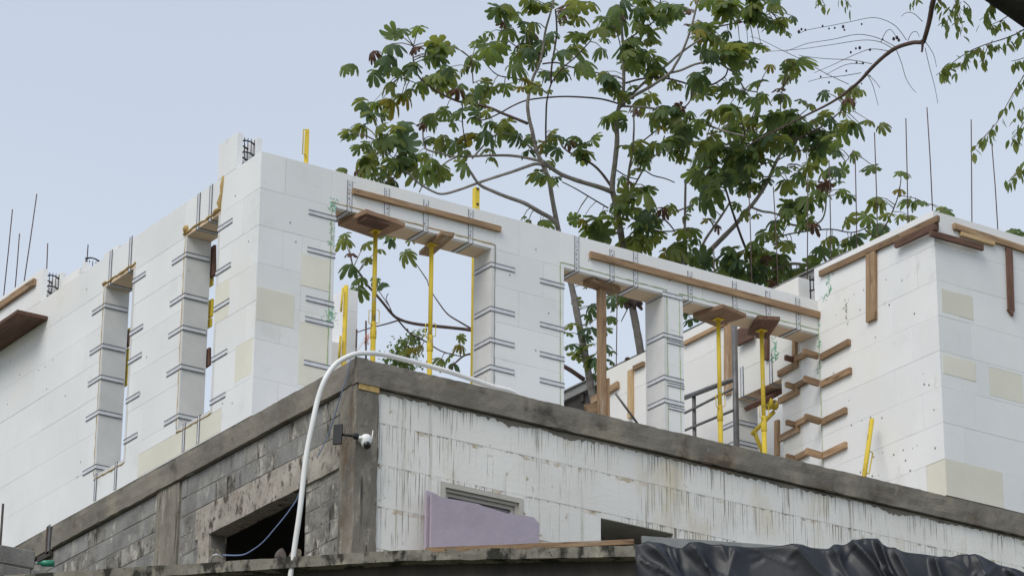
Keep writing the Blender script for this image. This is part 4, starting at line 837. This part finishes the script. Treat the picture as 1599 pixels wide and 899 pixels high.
TA = Tree('broad_leaved_tree', 'leaning tree with pale forked trunk spreading leafy limbs over the left front opening', (930, 640), D0+13.4)
TA.branch([(948, 720), (930, 640), (918, 575), (905, 510), (896, 462), (884, 410), (873, 365), (866, 330), (860, 290), (857, 278)], 7.4, 3.6, name='trunk', down=-12.1)
TA.branch([(857, 278), (850, 262), (838, 235), (831, 205), (826, 185), (824, 163), (828, 140), (834, 120), (843, 100), (848, 75), (853, 45), (860, 20), (868, -10)], 4.2, 1.6, dd=.4)
for px, a, b, m, dd in [
 ([(872, 356), (864, 343), (841, 330), (819, 317), (791, 307), (769, 298), (749, 288), (735, 268), (728, 260)], 4.6, 2.0, 'bark', -.8),
 ([(852, 258), (838, 256), (827, 259), (801, 268), (769, 278), (740, 288), (718, 296), (692, 303), (675, 298), (653, 285), (640, 273), (631, 266)], 3.2, 1.5, 'bark', -1.2),
 ([(846, 252), (820, 246), (795, 243), (765, 243), (740, 244), (712, 245), (690, 240), (668, 234), (662, 224), (661, 202)], 2.8, 1.4, 'bark', .8),
 ([(712, 246), (700, 252), (688, 262), (678, 273), (668, 285), (660, 292), (656, 300)], 1.7, 1.4, 'bark', -.3),
 ([(738, 248), (752, 232), (765, 218), (779, 209), (795, 209), (812, 217), (826, 228), (842, 245)], 1.7, 1.9, 'bark', 0),
 ([(824, 193), (805, 185), (785, 177), (767, 169), (748, 164), (722, 160), (700, 152), (680, 142), (668, 133), (656, 122), (649, 108), (646, 90), (646, 72)], 2.8, 1.3, 'twig', .9),
 ([(748, 188), (757, 187), (770, 182), (784, 175), (800, 166), (822, 157), (850, 153), (880, 151), (910, 152), (940, 155), (966, 162)], 1.2, 1.7, 'redtwig', .3),
 ([(853, 245), (853, 215), (853, 190), (854, 163), (857, 146), (861, 132), (868, 120), (880, 105), (896, 92), (909, 79), (922, 65)], 1.9, 1.2, 'twig', -.6),
 ([(855, 146), (840, 135), (825, 128), (800, 122), (782, 119), (770, 112), (760, 100), (756, 93)], 1.4, 1.0, 'twig', -.5),
 ([(846, 92), (838, 84), (830, 74), (826, 62)], 1.4, 1.0, 'twig', .3),
 ([(848, 100), (868, 98), (885, 103), (905, 108), (930, 113), (943, 117)], 1.6, 1.2, 'twig', .8),
 ([(861, 130), (862, 100), (869, 60), (870, 42), (868, 15)], 1.8, 1.5, 'twig', -.4),
 ([(812, 76), (797, 66), (786, 52), (782, 40)], 1.2, .9, 'twig', .2),
 ([(631, 266), (618, 250), (606, 239), (596, 224)], 1.1, .8, 'twig', -.2),
 ([(657, 133), (640, 126), (624, 121)], 1.0, .8, 'twig', .2), ([(631, 266), (617, 277), (606, 285), (598, 292)], 1.3, 1.0, 'redtwig', .2),
 ([(737, 92), (738, 110), (739, 130)], 1.0, 1.2, 'twig', 0), ([(722, 160), (722, 185), (724, 205), (728, 222)], 1.3, 1.0, 'twig', .2),
 ([(912, 592), (890, 577), (862, 562), (830, 545), (800, 532), (770, 522), (735, 515), (700, 511), (660, 507), (638, 503), (622, 497), (612, 489), (598, 472), (584, 456), (572, 443), (563, 428), (552, 418)], 4.2, 1.6, 'redtwig', -1.5),
 ([(622, 500), (606, 505), (590, 509), (575, 513), (556, 519)], 1.5, .9, 'redtwig', -.3), ([(622, 500), (640, 520), (665, 533), (690, 548), (720, 556)], 1.7, 1.0, 'twig', .3),
 ([(738, 552), (725, 555), (712, 566), (702, 578)], 2.0, 1.2, 'redtwig', 0), ([(735, 512), (718, 502), (699, 490), (684, 470), (672, 450), (668, 438)], 1.8, .8, 'twig', .3),
 ([(614, 490), (609, 478), (604, 466), (607, 458)], 1.1, .7, 'twig', .2), ([(720, 557), (718, 545), (719, 532)], 1.0, .7, 'twig', 0), ([(609, 478), (598, 462), (588, 448)], .9, .7, 'twig', .2)]:
    TA.branch(px, a, b, m, dd=dd)
LA = '''656 46 38|618 58 40|583 82 28 b|552 102 26|586 112 28|613 90 36|612 72 36|611 130 30 l|608 108 26|650 76 26 b|684 77 44|700 74 28|667 92 30|700 112 36|684 92 32|628 112 26|644 104 38|672 124 38|653 133 28|690 130 32|735 90 32|725 108 16|632 150 28 y|611 158 38 y|573 168 34|583 180 32|600 176 24 l|594 198 30 l|566 198 28|550 212 30|568 226 26|586 220 18|624 201 34 d|605 217 32|628 214 44|632 228 46|602 231 26|670 181 36|661 195 20 b|680 189 30|697 173 24|721 178 42 d|706 194 32|737 154 32 l|715 142 32 b|675 217 26|693 214 28|711 224 38 d|731 212 36 y|742 218 26 y|730 236 26|582 238 28|565 250 30 l|577 254 28|634 249 46|653 244 32|675 250 32|614 253 28|537 264 22|559 267 24 b|576 260 36 l|598 268 28|594 278 28|616 285 28|651 264 42 l|624 256 36|689 262 34 l|684 271 26|697 273 24|717 256 26|726 259 24|669 267 16
776 16 44|808 22 24|788 38 18 b|795 48 32|818 36 28|834 38 30|765 53 18|763 78 42|779 71 24|747 68 28|838 10 38|830 8 28|859 8 36|879 18 34 b|896 10 38|921 8 32|902 29 32|885 35 24|821 58 34 d|833 54 24 b|856 59 32 l|850 69 36 d|812 72 30|827 77 32|791 72 16|833 88 34 d|808 87 28|801 104 34|833 101 22|885 81 44|901 58 34|935 49 50|911 104 40 l|940 78 28|859 116 28|875 111 28|818 123 20 y|943 30 26|749 136 36 d|751 158 34 l|769 139 28|788 133 30|749 178 28 d|814 137 22 y|821 124 20 y|841 139 32|859 142 14|766 192 26|788 198 36|760 207 36 d|767 220 22|822 220 28|825 237 22|767 236 28|848 226 24 y|866 214 34|879 218 30|890 222 20 b|870 234 30|861 208 24|840 272 40 l|863 255 24 l|869 278 20|847 347 28|817 341 12|767 247 20|826 345 14
538 376 30|573 382 30|593 391 22|547 398 22 b|549 418 34 d|576 405 22 l|607 369 28|633 396 30 l|642 376 18|556 438 26|560 452 36|599 443 22|588 436 16|690 562 28|718 525 18 l|719 540 20 y|709 568 20|647 545 22 y|660 541 18 y|630 548 18 l
900 473 20|924 480 26|917 494 20|896 508 28|886 522 20|919 515 36 d|890 540 24|907 545 26|898 554 22|931 562 34 d|956 496 26|956 475 26 d|973 461 26|959 463 26 d|956 550 18|954 564 20|917 449 12|928 585 20|980 559 12 b|945 515 24|940 540 26 d|905 560 16|915 530 22'''
def leaves(T, txt, more=.3):
    rows = [r.split() for r in txt.replace('\n', '|').split('|')]
    for q in list(rows)*2:
        if len(q) < 5 and float(q[2]) > 24 and LR.random() < more: rows.append([str(float(q[0])+LR.uniform(-14, 14)), str(float(q[1])+LR.uniform(-9, 9)), str(float(q[2])*LR.uniform(.75, 1))])
    for q in rows:
        q = q; T.leaf(float(q[0]), float(q[1]), float(q[2]), q[3] if len(q) > 3 else LR.choice('gggdll'), 1 if len(q) > 4 else None)
leaves(TA, LA, .42); TA.done()

TB = Tree('broad_leaved_tree', 'straight speckled tree rising through the centre of the crown behind the front wall', (988, 480), D0+14.2)
TB.branch([(1014, 640), (1002, 555), (995, 515), (988, 480), (981, 440), (974, 395), (968, 350), (962, 318), (957, 298), (957, 280), (961, 250), (964, 220), (963, 195), (966, 172), (971, 155), (974, 138), (975, 110), (974, 80), (972, 50), (971, 15), (974, -25)], 7.5, 1.8, name='trunk', down=-12.1)
for px, a, b, m, dd in [
 ([(957, 300), (935, 292), (905, 283), (878, 273), (862, 263), (848, 252)], 4.6, 3.4, 'bark', -.8),
 ([(955, 290), (940, 270), (925, 256), (905, 246), (893, 240), (880, 230), (874, 218)], 2.6, 1.3, 'twig', .4),
 ([(950, 325), (925, 310), (900, 295), (878, 284)], 1.5, 1.0, 'twig', -.2),
 ([(966, 172), (985, 150), (1006, 130), (1024, 116), (1043, 101), (1061, 85), (1079, 72), (1099, 59), (1114, 49), (1122, 42), (1131, 31)], 2.8, 1.5, 'bark', .7),
 ([(970, 163), (990, 150), (1010, 139), (1025, 130), (1047, 114), (1055, 101), (1063, 87), (1074, 62), (1082, 36), (1089, 7), (1094, -12)], 3.2, 1.6, 'bark', -.4),
 ([(1047, 114), (1064, 110), (1085, 101), (1106, 97), (1122, 98), (1135, 106), (1150, 116), (1158, 130), (1165, 140), (1182, 144)], 2.3, 1.3, 'bark', .5),
 ([(1122, 42), (1140, 38), (1165, 34), (1185, 30), (1205, 20)], 1.4, .9, 'redtwig', .3),
 ([(978, 130), (1000, 124), (1030, 121), (1060, 127), (1085, 134), (1110, 133), (1125, 126), (1134, 118), (1137, 108)], 1.9, 1.5, 'twig', .4),
 ([(972, 166), (1010, 168), (1035, 173), (1060, 180), (1085, 188), (1110, 197), (1135, 206), (1162, 212)], 2.2, 1.6, 'bark', -.8),
 ([(981, 245), (987, 234), (1005, 220), (1030, 200), (1050, 185), (1065, 172), (1078, 158), (1081, 143)], 1.5, 1.3, 'twig', -.5),
 ([(980, 345), (979, 310), (981, 280), (984, 258), (988, 238), (990, 215), (991, 195), (990, 172)], 2.8, 1.4, 'bark', -.9),
 ([(982, 306), (992, 288), (1002, 270), (1014, 252), (1026, 241), (1045, 234), (1065, 226)], 2.0, 1.2, 'bark', -.4),
 ([(1007, 266), (1020, 274), (1040, 279), (1054, 285)], 1.3, 1.0, 'twig', .2), ([(963, 266), (980, 276), (996, 280)], 1.3, 1.1, 'twig', .2),
 ([(974, 66), (990, 56), (1005, 45), (1020, 35), (1029, 18), (1032, -5)], 1.7, 1.2, 'twig', .6),
 ([(1028, 240), (1034, 225), (1038, 212)], 1.5, 1.2, 'twig', 0), ([(974, 362), (958, 366), (944, 372)], 2.2, 1.4, 'bark', -.3), ([(976, 356), (955, 366)], 1.2, .8, 'bark', 0),
 ([(970, 95), (969, 70), (962, 45), (955, 25)], 1.3, .9, 'twig', .3), ([(1012, 355), (1030, 361), (1053, 361)], 1.6, 1.3, 'redtwig', 0), ([(1036, 340), (1048, 352), (1056, 364)], 1.7, 1.2, 'twig', 0),
 ([(984, 462), (968, 474), (954, 488)], 1.6, 1.0, 'twig', 0), ([(986, 470), (976, 490), (970, 502)], 1.2, .8, 'twig', 0),
 ([(1045, 335), (1062, 328), (1082, 320)], 1.8, 1.5, 'bark', .2), ([(1067, 430), (1069, 385), (1070, 340), (1071, 300), (1071, 284)], 2.6, 2.0, 'bark', .3)]:
    TB.branch(px, a, b, m, dd=dd)
LBT = '''962 11 36|959 29 40 d|953 46 32|944 62 22|979 25 18 b|1006 3 28 l|995 14 32|1015 25 32 l|1032 29 26|1044 8 36|1056 17 38|1027 45 20|1002 39 28|1009 52 32|1019 64 28|988 61 32|983 75 38 d|1002 82 32 d|1009 93 30|972 101 20 l|989 101 28|1030 108 36 d|1085 3 18 y|1079 18 22 b|1076 40 12 b|1121 6 46|1142 8 42|1134 19 38|1099 40 34 l|1090 48 28 y|1103 51 28 y|1089 59 20|1109 61 22 l|1125 62 38 l|1142 75 42 l|1134 87 42|1106 84 32 d|1138 52 20|1153 33 14 b|952 121 34 d|1092 120 42 d|1111 110 18 d|1148 122 24|1170 12 40|1185 22 34|1200 8 34|1215 36 30|1225 30 26 l|1175 0 38|1208 2 24|1228 52 20|1196 32 26|949 129 30|943 139 22|965 145 26 l|985 137 22|1007 156 32 l|995 173 20 b|953 188 38 d|975 191 24 d|989 226 44 l|1009 236 34|1001 243 32|1024 227 30|1034 168 38 d|1028 178 30|1064 169 26 b|1056 168 20|1053 191 36|1063 192 30 l|1033 200 20 y|1074 201 20 y|1064 211 40|1048 221 32|1070 221 32|1099 192 36|1090 189 22|1092 224 28|1111 214 24 l|1048 129 24|1061 133 20 l|1092 149 24 l|1109 147 30 l|1138 140 36|1155 146 26|1140 168 42 l|1124 169 30|1151 173 26|1067 244 24|1048 240 24|910 238 40 l|914 226 30|1066 252 26 l f|972 279 24|993 266 24|985 285 12 b|1006 304 36 l|968 317 36 d|991 312 28|990 330 24 l|977 322 28 d|936 349 44|954 341 28|1014 337 44 d|1034 329 28 b|1006 350 36 d|928 359 38|946 369 26 d|990 378 48 l|1010 355 36 d|1029 369 28 l|911 344 26 y|1069 362 32 l|1049 388 40|1039 396 30 y|1075 398 26|1082 363 18|1079 325 16|1069 338 22|1078 378 26|1060 402 28 d|1178 75 32|1174 94 26|1150 79 36|1203 103 20 y|940 365 26 d'''
leaves(TB, LBT, .92); TB.done()
mb = MB()
for k in range(16): mb.tube([atd(990+LR.uniform(-13, 12), 468+LR.uniform(-9, 10), TB.dep+LR.uniform(-.1, .1)), atd(990+LR.uniform(-16, 15), 474+LR.uniform(-12, 14), TB.dep+LR.uniform(-.1, .1))], [.05, .02], M['twig'], 5)
build(mb, 'withered_clump', TB.root)

TC = Tree('broad_leaved_tree', 'dense dark leaved tree reaching right above the tower behind the wall', (1100, 400), D0+15)
TC.branch([(1040, 520), (1066, 440), (1085, 410), (1107, 393), (1130, 370), (1150, 350), (1164, 332), (1176, 318), (1190, 298), (1200, 281), (1210, 257), (1219, 240), (1233, 223)], 5.5, 2.4, name='trunk', down=-12.1)
for px, a, b, m, dd in [
 ([(1178, 430), (1172, 407), (1161, 378), (1150, 347), (1142, 323), (1135, 300), (1128, 280)], 2.7, 1.8, 'twig', -.6),
 ([(1087, 408), (1100, 378), (1115, 355), (1130, 332), (1140, 316)], 3.0, 2.0, 'bark', .4),
 ([(1174, 324), (1190, 330), (1205, 332), (1222, 338), (1235, 350), (1250, 352), (1268, 352), (1282, 345), (1289, 330), (1291, 308), (1290, 290)], 2.2, 1.5, 'bark', -.8),
 ([(1150, 396), (1175, 386), (1195, 378), (1215, 370), (1240, 364), (1270, 360), (1300, 358), (1330, 363), (1350, 357), (1363, 346)], 1.7, 1.0, 'twig', -.6),
 ([(1170, 440), (1195, 427), (1215, 418), (1235, 412), (1255, 413), (1278, 421)], 3.4, 2.4, 'bark', .2),
 ([(1214, 252), (1190, 257), (1175, 270), (1160, 283), (1140, 296)], 1.4, 1.0, 'twig', .3), ([(1233, 223), (1250, 215), (1275, 203), (1300, 185), (1315, 172), (1319, 164)], 2.2, 1.1, 'twig', .6),
 ([(1212, 252), (1230, 242), (1252, 235), (1275, 232)], 1.4, 1.0, 'twig', .2), ([(1190, 276), (1210, 275), (1225, 268), (1231, 257)], 1.3, 1.0, 'twig', .2),
 ([(1221, 236), (1222, 205), (1219, 175), (1222, 140)], 1.5, .9, 'twig', .4), ([(1233, 223), (1236, 195), (1262, 170)], 1.3, .8, 'twig', .3), ([(1372, 372), (1388, 342), (1398, 320), (1404, 300), (1407, 278)], 1.6, .9, 'twig', 0),
 ([(1350, 357), (1360, 366), (1372, 372)], 1.3, 1.3, 'twig', 0), ([(1160, 196), (1162, 215), (1152, 232)], 1.3, 1.0, 'twig', 0), ([(1183, 160), (1170, 195), (1160, 212)], 1.2, 1.0, 'twig', 0), ([(1235, 340), (1228, 355), (1222, 368)], 1.0, .8, 'twig', 0),
 ([(1150, 232), (1128, 250), (1112, 262)], 1.2, .9, 'twig', .2), ([(1404, 305), (1430, 310), (1445, 318)], .8, .6, 'twig', 0), ([(1290, 290), (1310, 268), (1330, 240)], 1.0, .7, 'twig', 0), ([(1192, 405), (1196, 425), (1200, 440)], 1.8, 1.6, 'limb', 0), ([(1290, 410), (1330, 400), (1372, 390), (1480, 362), (1590, 372)], 1.4, .8, 'twig', 0)]:
    TC.branch(px, a, b, m, dd=dd)
LC = '''1145 253 38 d|1118 262 42 d|1128 236 42|1102 240 44|1094 269 30|1106 300 42 d|1096 318 26|1120 294 30|1152 265 32|1172 290 42 d|1158 292 32|1184 292 26|1181 240 26 y|1170 258 28|1187 223 42 d|1204 213 38 d|1178 212 36|1230 284 40 l f|1242 233 36 l|1268 223 46 d|1288 230 32|1258 264 28 l|1272 261 26|1243 262 18|1235 316 34|1259 314 34 d|1246 318 32|1152 320 20|1187 271 20|1288 287 24 b|1282 316 24|1140 230 32|1160 225 34 d|1155 245 30|1135 275 36 d|1120 280 30|1100 285 30|1162 238 30|1212 228 26|1225 212 30|1215 190 28|1200 195 32|1240 205 32 d|1255 195 30
1106 345 24 y|1120 353 18 b|1162 330 24|1181 336 20 l|1212 346 26|1233 329 34|1193 365 28|1213 366 26|1232 384 34 l|1254 349 30|1268 352 26 b|1284 387 30 d|1184 389 32 l|1142 389 28 l|1136 408 32|1155 408 34|1129 420 30|1102 413 30 d|1119 407 24|1181 410 32|1204 407 32 d|1193 401 24 b|1190 418 26 d|1158 428 36|1145 425 28|1233 424 36 d|1225 431 28|1251 421 26|1206 443 24 b|1212 436 22 b|1245 432 28 d|1170 425 26 d
1236 99 34 l|1243 110 26 l|1226 120 24|1241 122 22 d|1183 130 38|1181 156 36|1193 149 24|1150 170 24 l|1220 140 24 b|1226 152 28 l|1250 159 24 l|1267 164 22|1160 194 30 l|1170 190 20 y|1210 180 34|1239 180 38 d|1246 194 36|1289 146 28 d|1308 139 22|1332 140 26 l|1345 142 18|1325 156 28 b|1286 183 30 l|1270 190 26 l|1325 192 32 l|1306 195 24|1342 194 20|1357 190 22|1376 197 26 l|1298 206 26|1277 206 32 d
1282 222 44 d|1309 234 28|1335 238 22|1295 214 28|1292 268 30|1316 267 26|1307 286 22|1292 287 24 b|1263 313 36|1234 323 32|1326 306 28 d|1288 306 26|1408 270 30|1405 297 24 y f|1371 311 36 l|1422 313 28|1444 318 26|1323 344 36|1355 340 34|1386 337 24 l|1405 342 22|1422 340 26|1374 352 36|1468 330 22|1258 346 30|1330 378 32|1308 392 30|1372 364 42|1325 373 28|1283 388 28|1475 330 24|1587 362 36|1270 400 24|1300 372 28|1080 500 30 d|1072 490 24 d'''
leaves(TC, LC, .40)
for cx, cy, sx_, sy_, n_ in ((1190, 240, 60, 34, 36), (1175, 418, 62, 16, 26), (1120, 262, 28, 26, 12)):
    for k in range(n_): TC.leaf(LR.gauss(cx, sx_), LR.gauss(cy, sy_), LR.uniform(24, 38), LR.choice('gggddl'))
TC.done()

# small bushy tree low behind the left opening
def small_leaf(name, m, w):
    vs = [(0, 0, 0), (.3, w, -.03), (.65, w*.85, -.09), (1, 0, -.22), (.65, -w*.85, -.09), (.3, -w, -.03), (.33, 0, .0), (.66, 0, -.05)]
    fs = [(0, 6, 1), (0, 5, 6), (1, 6, 7, 2), (6, 5, 4, 7), (2, 7, 3), (7, 4, 3)]
    me = bpy.data.meshes.new(name); me.from_pydata([Vector(v) for v in vs], [], fs); me.materials.append(m); me.update(); return me
SL = [small_leaf('leaf', LM[k], w) for k, w in (('s', .2), ('g', .18), ('l', .22), ('s', .16))]
def stuff_leaf(mb, p, L, m, w=.2):
    q = Matrix.Rotation(LR.uniform(0, 6.28), 3, 'Z') @ Matrix.Rotation(LR.uniform(-.2, 1.2), 3, 'Y'); vs = [q @ (Vector(v)*L)+p for v in ((0, 0, 0), (.4, w, 0), (1, 0, -.15), (.4, -w, 0))]
    mb.add(vs, [(0, 1, 2, 3)], m)
bs = thing('bushy_tree', atd(640, 560, D0+16), 'small fine leaved bushy tree low in the left front opening', 'tree')
mb = MB(); mb.tube([Vector((*atd(640, 560, D0+16).xy, ZL)), atd(630, 575, D0+16), atd(640, 545, D0+16)], [.12, .05, .02], M['twig'], 6); build(mb, 'trunk', bs)
mb = MB()
for (x, y, r_) in ((622, 545, 14), (632, 535, 14), (645, 528, 13), (657, 520, 9), (618, 552, 10), (640, 565, 22), (610, 565, 16), (625, 562, 16)):
    for k in range(int(r_*r_*.42)):
        stuff_leaf(mb, atd(x+LR.gauss(0, r_*.5), y+LR.gauss(0, r_*.42), D0+16+LR.gauss(0, .2)), LR.uniform(.05, .085), LM[LR.choice('gds')], .3)
build(mb, 'foliage', bs, 'stuff')

# ------------------------------------------------------------------ overhanging tree, nearer, upper right
DT = D0-8.5
ov = thing('overhanging_tree', atd(2250, 300, DT), 'dark backlit limb with drooping small leaves overhanging the top right corner', 'tree')
def ot(px, r0, r1, m, name, d0=0, d1=0, n=4):
    P = smooth_path([(*p, 0) for p in px], n); N_ = len(P); k = DT/F_PX
    mb = MB(); mb.tube([atd(p.x, p.y, DT+d0+(d1-d0)*i/(N_-1)) for i, p in enumerate(P)], [(r0+(r1-r0)*i/(N_-1))*k*(1+.10*noise.noise(Vector((i*.8, r0, 1)))) for i in range(N_)], M[m], 10 if r0 > 8 else 6); return build(mb, name, ov)
mb = MB(); bpos = atd(2250, 150, DT); mb.tube([Vector((bpos.x, bpos.y, ZL)), bpos-Z*2.5, bpos, atd(2000, 130, DT), atd(1780, 85, DT), atd(1700, 58, DT), atd(1622, 14, DT), atd(1553, -34, DT), atd(1480, -90, DT), atd(1380, -150, DT)], [.42, .32, .27, .23, .20, .19, .162, .16, .15, .13], M['limb'], 14); build(mb, 'limb', ov)
ot([(1482, -70), (1466, -25), (1457, 5), (1452, 32), (1445, 58), (1441, 66), (1425, 67), (1400, 75), (1380, 89), (1361, 107), (1345, 125), (1330, 138), (1310, 153), (1290, 165), (1260, 180), (1230, 195), (1190, 215), (1165, 230)], 5.0, 1.0, 'redtwig', 'branch', 0, 1)
ot([(1441, 62), (1441, 72), (1440, 82)], 3, 1.6, 'twig', 'branch')
for px in ([(1416, 63), (1400, 42), (1380, 31), (1360, 28), (1330, 34), (1295, 41), (1262, 47), (1250, 52)], [(1398, 73), (1372, 60), (1340, 54), (1300, 62), (1262, 68), (1240, 76), (1228, 80)], [(1394, 76), (1375, 66), (1348, 63), (1300, 70), (1250, 77), (1195, 81)], [(1326, 132), (1290, 115), (1255, 95), (1220, 78), (1190, 63), (1172, 57)], [(1362, 100), (1330, 94), (1290, 92), (1255, 88), (1248, 86)], [(1388, 80), (1360, 77), (1330, 88), (1300, 102), (1272, 114)], [(1345, 114), (1315, 119), (1285, 122), (1262, 128)], [(1350, 100), (1322, 101), (1290, 117)], [(1400, 78), (1408, 98), (1415, 122), (1424, 137), (1431, 145)], [(1418, 64), (1424, 52), (1432, 50), (1436, 58)], [(1376, 66), (1384, 50), (1392, 47), (1400, 58)], [(1441, 34), (1428, 22), (1416, 20), (1408, 26)], [(1446, 66), (1458, 85), (1463, 105)], [(1445, 75), (1452, 105), (1460, 135), (1465, 162)], [(1352, 112), (1362, 130), (1368, 150), (1372, 165)], [(1351, 113), (1365, 125), (1375, 138)]):
    ot(px, .62, .38, 'twig', 'fruiting_twig')
mb0 = bpy.data.meshes.new('fruit'); bm = bmesh.new(); bmesh.ops.create_uvsphere(bm, u_segments=8, v_segments=6, radius=1); bm.to_mesh(mb0); bm.free(); mb0.materials.append(M['fruit'])
for x, y, s_ in ((1329, 82, 1.7), (1337, 76, 1.6), (1343, 75, 2.3), (1359, 78, 1.9), (1338, 98, 1.6), (1348, 99, 1.7), (1322, 111, 1.6), (1282, 120, 1.5), (1295, 129, 1.6), (1357, 111, 1.5), (1359, 119, 1.2), (1248, 50, 2.4), (1252, 46, 1.8), (1258, 47, 1.6), (1285, 41, 1.6), (1295, 45, 1.4), (1304, 44, 1.5), (1317, 42, 2.2), (1319, 47, 1.5), (1346, 38, 1.5), (1396, 61, 2.4), (1401, 59, 2.4), (1404, 63, 2.2), (1379, 62, 1.4), (1346, 131, 1.2)):
    o = link('fruit', mb0, ov); k = s_*DT/F_PX; o.location = atd(x, y, DT-.02)-wpos(ov); o.scale = (k, k, k*1.35)
def spray(px, step, Lpx, spread, r0=.9):
    ot(px, r0, .5, 'petiole' if r0 < 1 else 'twig', 'twig'); P = smooth_path([(*p, 0) for p in px], 8); acc = 0
    for i in range(1, len(P)):
        acc += (P[i]-P[i-1]).length
        while acc > step*.82:
            acc -= step*.82; p = P[i]
            x, y = p.x+LR.uniform(-spread, spread), p.y+LR.uniform(-spread*.5, spread)
            o = link('leaf', LR.choice(SL), ov); o.location = atd(x, y, DT+LR.uniform(-.15, .15))-wpos(ov); L = Lpx*LR.uniform(.72, 1.18)*DT/F_PX
            a = LR.uniform(0, 6.28); o.rotation_euler = (Matrix.Rotation(a, 3, 'Z') @ Matrix.Rotation(LR.uniform(.35, 1.45), 3, 'Y') @ Matrix.Rotation(LR.uniform(-.6, .6), 3, 'X')).to_euler(); o.scale = (L, L, L)
spray([(1612, 38), (1590, 52), (1568, 61), (1545, 68), (1524, 76), (1502, 88), (1482, 103), (1462, 118)], 3.2, 19, 9, 1.2)
spray([(1530, 74), (1510, 92), (1495, 108)], 4, 18, 8); spray([(1545, 68), (1538, 85), (1530, 98)], 5, 17, 6)
spray([(1610, 100), (1597, 122), (1586, 140), (1572, 165), (1558, 190), (1545, 205), (1530, 222), (1519, 236)], 8, 18, 4); spray([(1552, 195), (1545, 210), (1548, 222)], 4, 16, 5); spray([(1540, 212), (1528, 222)], 4, 14, 4)
spray([(1612, 85), (1596, 92), (1580, 96)], 3.5, 22, 6); spray([(1612, 175), (1600, 190), (1590, 205), (1580, 216)], 3, 20, 8); spray([(1608, 160), (1596, 172), (1588, 182)], 4, 18, 6); spray([(1605, 245), (1594, 262), (1584, 277), (1574, 284)], 3.2, 19, 6); spray([(1606, 118), (1597, 130), (1592, 140)], 4, 18, 4)
spray([(1500, -12), (1492, 8), (1482, 28), (1476, 46)], 3.4, 18, 9); spray([(1490, -5), (1497, 18), (1503, 40), (1500, 54)], 3.4, 18, 8); spray([(1462, -8), (1470, 5), (1478, 18)], 4, 18, 6)
spray([(1545, -8), (1548, 12), (1540, 24), (1530, 32)], 4, 22, 6); spray([(1575, 25), (1560, 34), (1545, 40)], 5, 22, 5); spray([(1280, -12), (1285, 2), (1290, 10)], 3.5, 18, 7); spray([(1310, -8), (1322, 2), (1330, 12)], 5, 18, 6); spray([(1440, -8), (1430, 0), (1425, 6)], 5, 16, 5); spray([(1505, 2), (1515, 12), (1512, 20)], 4, 18, 6)
